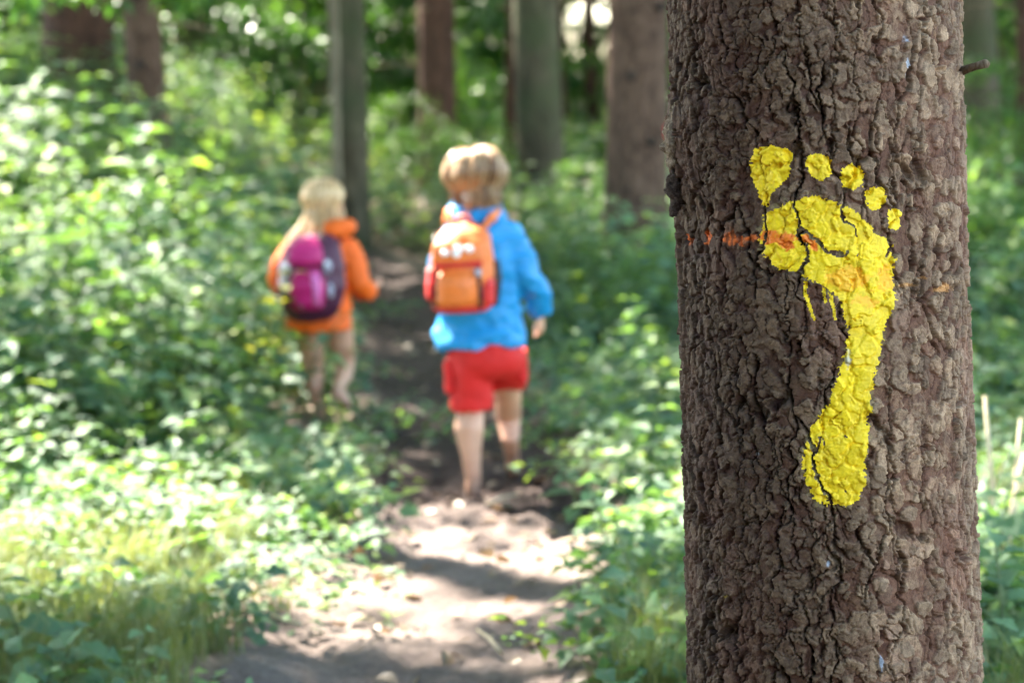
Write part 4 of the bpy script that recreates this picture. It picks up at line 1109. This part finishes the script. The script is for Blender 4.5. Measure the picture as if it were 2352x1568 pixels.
def head(mb, c, R, yaw, tilt, sc=1.0):
    """skull, jaw, nose, ears; yaw turns the face, 0 = away from the camera"""
    M = Matrix.Rotation(yaw, 3, 'Z') @ Matrix.Rotation(tilt, 3, 'X')
    X, Y, Z = M @ Vector((1, 0, 0)), M @ Vector((0, 1, 0)), M @ Vector((0, 0, 1))
    c = Vector(c); A = (X, Y, Z)
    mb.ell(c + Z * .018 * sc, (.068 * sc, .083 * sc, .072 * sc), ax=A, n=24, m=16)
    mb.ell(c + Y * .022 * sc - Z * .035 * sc, (.052 * sc, .058 * sc, .060 * sc), ax=A, n=20, m=12)
    mb.ell(c + Y * .058 * sc - Z * .075 * sc, (.022 * sc, .018 * sc, .016 * sc), ax=A)
    for k in (-1, 1):
        mb.ell(c + Y * .058 * sc + X * k * .030 * sc - Z * .030 * sc, (.021 * sc, .019 * sc, .020 * sc), ax=A)
        mb.ell(c + X * k * .071 * sc - Y * .004 * sc - Z * .010 * sc, (.009 * sc, .016 * sc, .025 * sc), ax=A)
    mb.tube([c + Y * .080 * sc + Z * .006 * sc, c + Y * .096 * sc - Z * .022 * sc], [.007 * sc, .011 * sc], n=8, round_ends=True)
    mb.ell(c + Y * .079 * sc - Z * .050 * sc, (.019 * sc, .008 * sc, .0055 * sc), ax=A)
    return c, X, Y, Z
def face_parts(c, X, Y, Z, sc, parent):
    for k in (-1, 1):
        q = MB(); q.ell(c + Y * .073 * sc + X * k * .027 * sc - Z * .001 * sc, (.011 * sc,) * 3, n=12, m=8); e = q.build('eye', M_EYE, parent)
        q = MB(); q.ell(c + Y * .0825 * sc + X * k * .027 * sc - Z * .001 * sc, (.0052 * sc, .0028 * sc, .0052 * sc), n=10, m=6); q.build('iris', M_IRIS, e)
def hair_mesh(name, c, X, Y, Z, sc, mat, parent, n, length, seed, wind=(0, 0, 0), lift=.012, jag=.25, crownoff=-.25, rad=.004):
    """cap plus strands that start at the crown and run down over the skull"""
    r = np.random.default_rng(seed); q = MB()
    q.ell(c + Z * .022 * sc - Y * .008 * sc, (.073 * sc, .084 * sc, .076 * sc), .15, 24, 16, (X, Y, Z))
    q.ell(c - Y * .036 * sc - Z * .046 * sc, (.064 * sc, .052 * sc, .066 * sc), .1, 20, 12, (X, Y, Z))
    A = np.array([X, Y, Z]); cc = np.array(c); wd = np.array(wind)
    locks = r.random(85) * 6.283; ll = r.random(85); lt = r.normal(size=85)
    for i in range(n):
        kk = r.integers(85); az = locks[kk] + r.normal() * .09
        face = math.sin(az)                         # +1 = over the forehead
        th_end = 1.25 + .75 * (1 - max(0, face) * .9) + lt[kk] * .12 + r.normal() * .05
        th0 = r.random() ** .7 * 1.0; pts = []
        L_ = length(az, r)
        m_ = 7; lf = lift * (.3 + 1.1 * ll[kk] + .2 * r.random())
        swirl = lt[kk] * .18 + .18
        for j in range(m_):
            th = th0 + (th_end - th0) * j / (m_ - 1)
            a = az + swirl * (1 - j / m_)
            d = np.array([math.cos(a) * math.sin(th), math.sin(a) * math.sin(th), math.cos(th + crownoff * math.sin(a) * -1 * .5)])
            p = d * np.array([.071, .083, .078]) * sc + d * lf * (.5 + .8 * math.sin(math.pi * j / (m_ - 1)))
            pts.append(cc + A.T @ (p + np.array([0, -.008, .020]) * sc))
        last = pts[-1]; dirn = pts[-1] - pts[-2]; dirn = dirn / np.linalg.norm(dirn); g = np.array([0, 0, -1.0])
        k = max(1, int(L_ / .025))
        for j in range(k):
            dirn = dirn + g * .38 + wd * (.25 + .25 * r.random()) + r.normal(size=3) * .16 + np.array([math.cos(az * 7 + kk), math.sin(kk * 3.0), 0]) * .16; dirn /= np.linalg.norm(dirn)
            last = last + dirn * L_ / k; pts.append(last)
        nn = len(pts); rr = [rad * (.7 + .5 * math.sin(math.pi * min(1, j / nn + .2))) * (1 - .8 * (j / nn) ** 3) for j in range(nn)]
        q.tube(pts, rr, float(r.random()), n=4)
    return q.build(name, mat, parent)

def cloth(mb, name, mat, parent, amp=.010, sx=14, sz=20, voxel=.0075, smooth=3):
    return remeshed(mb, name, mat, voxel, smooth, parent, (amp, sx, sz))
VX, VY, VZ = Vector((1, 0, 0)), Vector((0, 1, 0)), Vector((0, 0, 1))
def yz(rx, ry): return (VX * rx, VY * ry)

# ---- the boy
B = BOY_L.y + .02; mpx = B / FPX
b_ = lambda x, y, d=0.0: W(x, y, B + d)
boy = thing('person', 'taller child from behind in a blue jacket and red shorts, walking barefoot', 'person', (0, 0, 0))
q = MB()
dR = BOY_R.y - B
ankL = b_(1087, 1098, -.01); ankR = b_(1176, 1046, dR - .02)
q.tube([b_(1078, 800, 0), b_(1078, 880, .02), b_(1080, 938, .03), b_(1077, 985, .0), b_(1082, 1045, -.01), ankL], [.070, .062, .047, .051, .034, .027], n=16, round_ends=True)
q.tube([b_(1150, 800, .03), b_(1160, 860, .16), b_(1168, 915, .27), b_(1168, 955, .25 + dR * .3), b_(1172, 1005, dR * .75), ankR], [.070, .060, .046, .045, .033, .027], n=16, round_ends=True)
gl = Vector((BOY_L.x, B - .035, T(BOY_L.x, B) - .045)); gr = Vector((BOY_R.x, BOY_R.y - .02, T(BOY_R.x, BOY_R.y) - .045))
foot(q, ankL, gl, gl + Vector((.012, .175, 0))); foot(q, ankR, gr, gr + Vector((.03, .172, 0)))
q.loft([(b_(1112, 800), *yz(.115, .088)), (b_(1110, 740), *yz(.112, .082)), (b_(1104, 640), *yz(.112, .080)), (b_(1102, 560), *yz(.122, .08)), (b_(1100, 525), *yz(.11, .068)), (b_(1096, 505), *yz(.06, .05))], n=20)
q.tube([b_(1096, 520), b_(1092, 480), b_(1092, 440)], [.044, .040, .042], n=14)
q.tube([b_(1160, 545), b_(1204, 630, -.02), b_(1242, 714, .07)], [.042, .036, .024], n=12, round_ends=True)
hand(q, b_(1241, 724, .075), (b_(1243, 772, .11) - b_(1241, 724, .075)), (-.85, .4, .1), 1.0, .55, 1)
q.tube([b_(1045, 545), b_(1018, 640, .03), b_(1050, 610, .20)], [.042, .036, .024], n=12, round_ends=True)
hand(q, b_(1052, 606, .205), (.5, .1, .75), (.2, -1, .1), 1.0, .8, -1)
hc = b_(1091, 424, .0)
hd_ = head(q, hc, 0, .35, -.12, 1.06)
remeshed(q, 'body', M_SKIN, .0045, 3, boy)
face_parts(*hd_, 1.06, boy)
hair_mesh('hair', *hd_, 1.04, M_HAIR_B, boy, 2400, lambda a, r: .035 + .04 * r.random() + .030 * (math.sin(a) < -.3), 4, lift=.020, rad=.0034)
# jacket
q = MB()
q.loft([(b_(1103, 792), *yz(.150, .120)), (b_(1103, 770), *yz(.146, .117)), (b_(1102, 720), *yz(.140, .112)), (b_(1102, 640), *yz(.138, .105)), (b_(1104, 570), *yz(.143, .100)), (b_(1104, 535), *yz(.136, .092)), (b_(1102, 512), *yz(.112, .08)), (b_(1095, 496), *yz(.076, .066)), (b_(1090, 478), *yz(.066, .064)), (b_(1090, 462), *yz(.070, .068))], n=26)
q.tube([b_(1150, 538), b_(1180, 572, -.01), b_(1205, 630, -.02), b_(1229, 673, .02), b_(1248, 720, .075)], [.060, .056, .049, .044, .036], n=16, round_ends=False)
q.tube([b_(1055, 538), b_(1030, 585, 0), b_(1014, 640, .03), b_(1030, 622, .12), b_(1048, 610, .19)], [.060, .055, .049, .044, .036], n=16)
q.loft([(b_(1022, 800, .02), *yz(.026, .07)), (b_(1020, 760, .02), *yz(.034, .08)), (b_(1030, 700, .02), *yz(.03, .07))], n=14)
jk = cloth(q, 'jacket', M_BLUE, boy, .045, 8, 14)
q = MB(); q.loft([(b_(1090, 470, .0), *yz(.082, .078)), (b_(1090, 466, .0), *yz(.088, .083)), (b_(1092, 486, -.01), *yz(.095, .09)), (b_(1095, 505, -.02), *yz(.105, .09)), (b_(1095, 512, -.02), *yz(.09, .08))], n=24)
cloth(q, 'hood', M_BLUE, boy, .014, 20, 20)
# shorts
q = MB()
q.loft([(b_(1112, 765), *yz(.112, .090)), (b_(1114, 800), *yz(.126, .102)), (b_(1118, 830), *yz(.130, .10)), (b_(1120, 852), *yz(.105, .085)), (b_(1120, 868), *yz(.05, .05))], n=24)
q.loft([(b_(1084, 940, .02), *yz(.070, .074)), (b_(1083, 900, .02), *yz(.073, .08)), (b_(1080, 840, .01), *yz(.074, .09)), (b_(1085, 810), *yz(.07, .09))], n=18)
q.loft([(b_(1164, 892, .20), *yz(.064, .075)), (b_(1165, 870, .14), *yz(.068, .085)), (b_(1160, 835, .06), *yz(.070, .095)), (b_(1152, 805, .02), *yz(.07, .09))], n=18)
cloth(q, 'shorts', M_RED, boy, .018, 12, 10)
for x_, y_, d_ in ((1033, 862, .02), (1200, 838, .09)):
    q = MB(); q.box(b_(x_, y_, d_), (.016, .055, .055)); remeshed(q, 'cargo_pocket', M_RED, .006, 3, boy, (.008, 20, 20))
# boy's backpack
bp_ = thing('backpack', 'small orange and red backpack on the back of the child in blue', 'backpack', (0, 0, 0))
q = MB(); q.loft([(b_(1062, 712, -.16), *yz(.075, .05)), (b_(1063, 700, -.17), *yz(.098, .066)), (b_(1062, 640, -.175), *yz(.106, .078)), (b_(1062, 580, -.17), *yz(.104, .075)), (b_(1064, 540, -.155), *yz(.088, .060)), (b_(1066, 520, -.14), *yz(.058, .040)), (b_(1067, 512, -.13), *yz(.03, .02))], n=26)
cloth(q, 'main_bag', M_BPO, bp_, .008, 18, 18)
q = MB(); q.loft([(b_(1048, 704, -.225), *yz(.060, .030)), (b_(1048, 692, -.235), *yz(.068, .040)), (b_(1048, 655, -.24), *yz(.070, .042)), (b_(1049, 632, -.235), *yz(.066, .036)), (b_(1049, 622, -.228), *yz(.05, .02))], n=22)
cloth(q, 'front_pocket', M_BPO, bp_, .006, 20, 20)
q = MB(); q.loft([(b_(1052, 612, -.235), *yz(.080, .012)), (b_(1052, 598, -.238), *yz(.088, .024)), (b_(1055, 560, -.225), *yz(.090, .034)), (b_(1060, 532, -.19), *yz(.074, .036)), (b_(1064, 517, -.16), *yz(.05, .03))], n=22)
cloth(q, 'top_flap', M_BPO, bp_, .008, 18, 14)
q = MB(); q.loft([(b_(1052, 615, -.243), *yz(.078, .008)), (b_(1052, 606, -.250), *yz(.080, .012)), (b_(1052, 600, -.245), *yz(.078, .008))], n=16); q.build('flap_edge', M_BPR, bp_)
for x_, y0_, y1_, rr in ((1116, 600, 705, .030), (991, 615, 690, .018)):
    q = MB(); q.loft([(b_(x_, y1_, -.17), *yz(rr * .7, .03)), (b_(x_, y1_ - 12, -.175), *yz(rr, .045)), (b_(x_, (y0_ + y1_) / 2, -.18), *yz(rr, .05)), (b_(x_, y0_, -.17), *yz(rr * .6, .035))], n=16); remeshed(q, 'side_pocket', M_BPR, .005, 3, bp_, (.005, 20, 20))
q = MB(); q.loft([(b_(1062, 716, -.16), *yz(.080, .056)), (b_(1062, 708, -.165), *yz(.096, .068)), (b_(1062, 702, -.168), *yz(.100, .070))], n=24); q.build('bag_bottom', M_BPR, bp_)
for x0_, x1_ in ((1098, 1104), (1002, 1002)):
    q = MB(); q.tube([b_(x0_ - 2, 540, -.215), b_(x0_, 580, -.245), b_(x0_, 620, -.245), b_(x1_, 670, -.250), b_(x1_, 708, -.235)], [.007] * 5, n=6, flat=.35); q.build('webbing_strap', M_BLACK, bp_)
q = MB(); q.tube([b_(1135, 598, -.13), b_(1140, 640, -.14), b_(1134, 700, -.13)], [.018, .020, .015], n=8); q.build('black_side_panel', M_BLACK, bp_)
q = MB(); q.tube([b_(987, 612, -.13), b_(985, 650, -.14), b_(992, 700, -.13)], [.010, .012, .010], n=8); q.build('black_side_panel', M_BLACK, bp_)
for sx_ in ((1100, 1128, 1148, 1150), (1046, 1036, 1026, 1022)):
    q = MB(); q.tube([b_(sx_[0], 540, -.155), b_(sx_[1], 500, -.12), b_(sx_[2], 492, -.045), b_(sx_[3], 505, .05), b_(sx_[3], 560, .115)], [.020, .022, .023, .022, .02], n=10, flat=.35, up=(1, 0, 0)); remeshed(q, 'shoulder_strap', M_BPO, .004, 2, bp_)
q = MB(); q.tube([b_(1050, 512, -.15), b_(1055, 496, -.15), b_(1075, 494, -.15), b_(1082, 510, -.15)], [.006] * 4, n=6); q.build('grab_handle', M_BPO, bp_)
for x_, y_, s1 in ((1022, 581, .013), (1052, 572, .016), (1048, 584, .013), (1078, 572, .014)):
    q = MB(); q.ell(b_(x_, y_, -.265), (s1, .006, s1 * .85), n=14, m=8); q.build('reflector', M_REFL, bp_)
q = MB(); q.box(b_(1098, 626, -.256), (.010, .005, .012)); q.build('buckle', M_GREY, bp_)

# ---- the girl
G = GIRL_L.y + .03
g_ = lambda x, y, d=0.0: W(x, y, G + d)
girl = thing('person', 'smaller child with long fair hair in an orange hooded jacket, one bare heel lifted', 'person', (0, 0, 0))
q = MB()
ga = g_(731, 930, -.01)
q.tube([g_(714, 740), g_(715, 790, .02), g_(719, 845, .03), g_(722, 880, .0), g_(728, 912, -.01), ga], [.066, .056, .045, .043, .030, .025], n=16, round_ends=True)
q.tube([g_(775, 740), g_(784, 790, .05), g_(792, 838, .09), g_(788, 862, .02), g_(778, 886, -.08), g_(775, 894, -.12)], [.064, .054, .043, .041, .029, .025], n=16, round_ends=True)
gf = Vector((GIRL_L.x, G - .03, T(GIRL_L.x, G) - .02))
foot(q, ga, gf, gf + Vector((.0, .155, 0)), .025, .027)
foot(q, g_(774, 896, -.12), g_(768, 902, -.135), g_(806, 940, -.10), .025, .028)
q.loft([(g_(743, 760), *yz(.105, .085)), (g_(742, 700), *yz(.100, .078)), (g_(738, 620), *yz(.100, .075)), (g_(738, 570), *yz(.108, .075)), (g_(740, 548), *yz(.095, .065)), (g_(742, 532), *yz(.05, .045))], n=20)
q.tube([g_(742, 545), g_(742, 515), g_(742, 490)], [.038, .036, .038], n=14)
q.tube([g_(790, 570), g_(822, 650, -.01), g_(850, 662, .10)], [.038, .033, .023], n=12, round_ends=True)
hand(q, g_(851, 662, .10), (g_(872, 650, .16) - g_(851, 662, .10)), (-.2, -.3, 1), .95, .35, 1)
q.tube([g_(690, 570), g_(640, 645, .01), g_(668, 662, .15)], [.038, .033, .023], n=12, round_ends=True)
hand(q, g_(670, 662, .155), (.5, .6, .2), (.6, -.5, .1), .95, .7, -1)
gc = g_(743, 470)
gh = head(q, gc, 0, -.10, -.05, 1.03)
remeshed(q, 'body', M_SKIN_G, .0045, 3, girl)
face_parts(*gh, 1.03, girl)
hair_mesh('hair', *gh, 1.00, M_HAIR_G, girl, 1500, lambda a, r: (.05 + .06 * r.random()) + (.05 + .15 * r.random() if math.cos(a) < .1 else 0), 8, wind=(-.28, -.40, 0), lift=.010, rad=.0048)
q = MB()
q.loft([(g_(734, 757), *yz(.139, .115)), (g_(734, 735), *yz(.134, .11)), (g_(735, 680), *yz(.124, .10)), (g_(736, 610), *yz(.124, .095)), (g_(738, 565), *yz(.128, .09)), (g_(740, 546), *yz(.105, .08)), (g_(742, 530), *yz(.07, .062)), (g_(742, 518), *yz(.06, .058))], n=26)
q.tube([g_(788, 562), g_(808, 600, -.005), g_(824, 652, -.01), g_(838, 672, .05), g_(852, 664, .11)], [.058, .054, .048, .043, .036], n=16)
q.tube([g_(688, 562), g_(660, 600, 0), g_(637, 646, .01), g_(650, 660, .08), g_(668, 664, .14)], [.058, .054, .048, .043, .036], n=16)
cloth(q, 'jacket', M_ORANGE, girl, .03, 9, 15)
q = MB(); q.loft([(g_(755, 505, -.01), *yz(.085, .075)), (g_(758, 512, -.03), *yz(.105, .095)), (g_(760, 528, -.05), *yz(.108, .10)), (g_(758, 545, -.05), *yz(.085, .08)), (g_(757, 552, -.05), *yz(.05, .05))], n=24)
cloth(q, 'hood', M_ORANGE, girl, .018, 14, 20)
gb = thing('backpack', 'round magenta and dark purple backpack on the back of the smaller child in orange', 'backpack', (0, 0, 0))
q = MB(); q.loft([(g_(716, 738, -.15), *yz(.06, .035)), (g_(716, 728, -.16), *yz(.095, .055)), (g_(716, 705, -.17), *yz(.125, .068)), (g_(715, 660, -.175), *yz(.143, .076)), (g_(715, 610, -.17), *yz(.138, .074)), (g_(718, 565, -.155), *yz(.112, .062)), (g_(722, 543, -.14), *yz(.078, .045)), (g_(724, 534, -.13), *yz(.035, .02))], n=28)
cloth(q, 'main_bag', M_PURP, gb, .010, 16, 16)
q = MB(); q.loft([(g_(708, 712, -.235), *yz(.055, .018)), (g_(708, 700, -.245), *yz(.070, .030)), (g_(707, 660, -.25), *yz(.074, .034)), (g_(706, 628, -.245), *yz(.070, .026)), (g_(706, 618, -.238), *yz(.05, .014))], n=22)
cloth(q, 'front_pocket', M_MAG, gb, .006, 20, 20)
q = MB(); q.loft([(g_(703, 612, -.24), *yz(.066, .012)), (g_(702, 600, -.24), *yz(.076, .022)), (g_(700, 570, -.222), *yz(.070, .028)), (g_(702, 548, -.19), *yz(.050, .024)), (g_(704, 540, -.175), *yz(.03, .015))], n=22)
cloth(q, 'top_flap', M_MAG, gb, .008, 18, 18)
q = MB(); q.loft([(g_(728, 702, -.272), *yz(.016, .006)), (g_(727, 660, -.285), *yz(.018, .008)), (g_(722, 626, -.272), *yz(.016, .006))], n=12); q.build('pink_panel', M_PINK, gb)
for x_, y_, a1, b1 in ((655, 618, .024, .028), (655, 655, .022, .034), (750, 612, .022, .030), (758, 665, .016, .036)):
    q = MB(); q.ell(g_(x_, y_, -.228), (a1, .014, b1), n=14, m=8); q.build('grey_mesh_patch', M_GREY, gb)
for x_, y_ in ((657, 612), (750, 605), (688, 642)):
    q = MB(); q.ell(g_(x_, y_, -.262), (.010, .005, .010), n=12, m=8); q.build('reflector', M_REFL, gb)
q = MB(); q.tube([g_(664, 570, -.2), g_(672, 620, -.258), g_(672, 690, -.255)], [.006] * 3, n=6, flat=.4); q.build('webbing_strap', M_PURP, gb)
q = MB(); q.tube([g_(738, 560, -.2), g_(741, 620, -.262), g_(741, 700, -.255)], [.006] * 3, n=6, flat=.4); q.build('webbing_strap', M_PURP, gb)
for sx_ in ((760, 785, 790), (690, 682, 680)):
    q = MB(); q.tube([g_(sx_[0], 565, -.13), g_(sx_[1], 545, -.07), g_(sx_[2], 545, .02), g_(sx_[2], 580, .10)], [.017, .02, .02, .017], n=10, flat=.35, up=(1, 0, 0)); remeshed(q, 'shoulder_strap', M_PURP, .004, 2, gb)
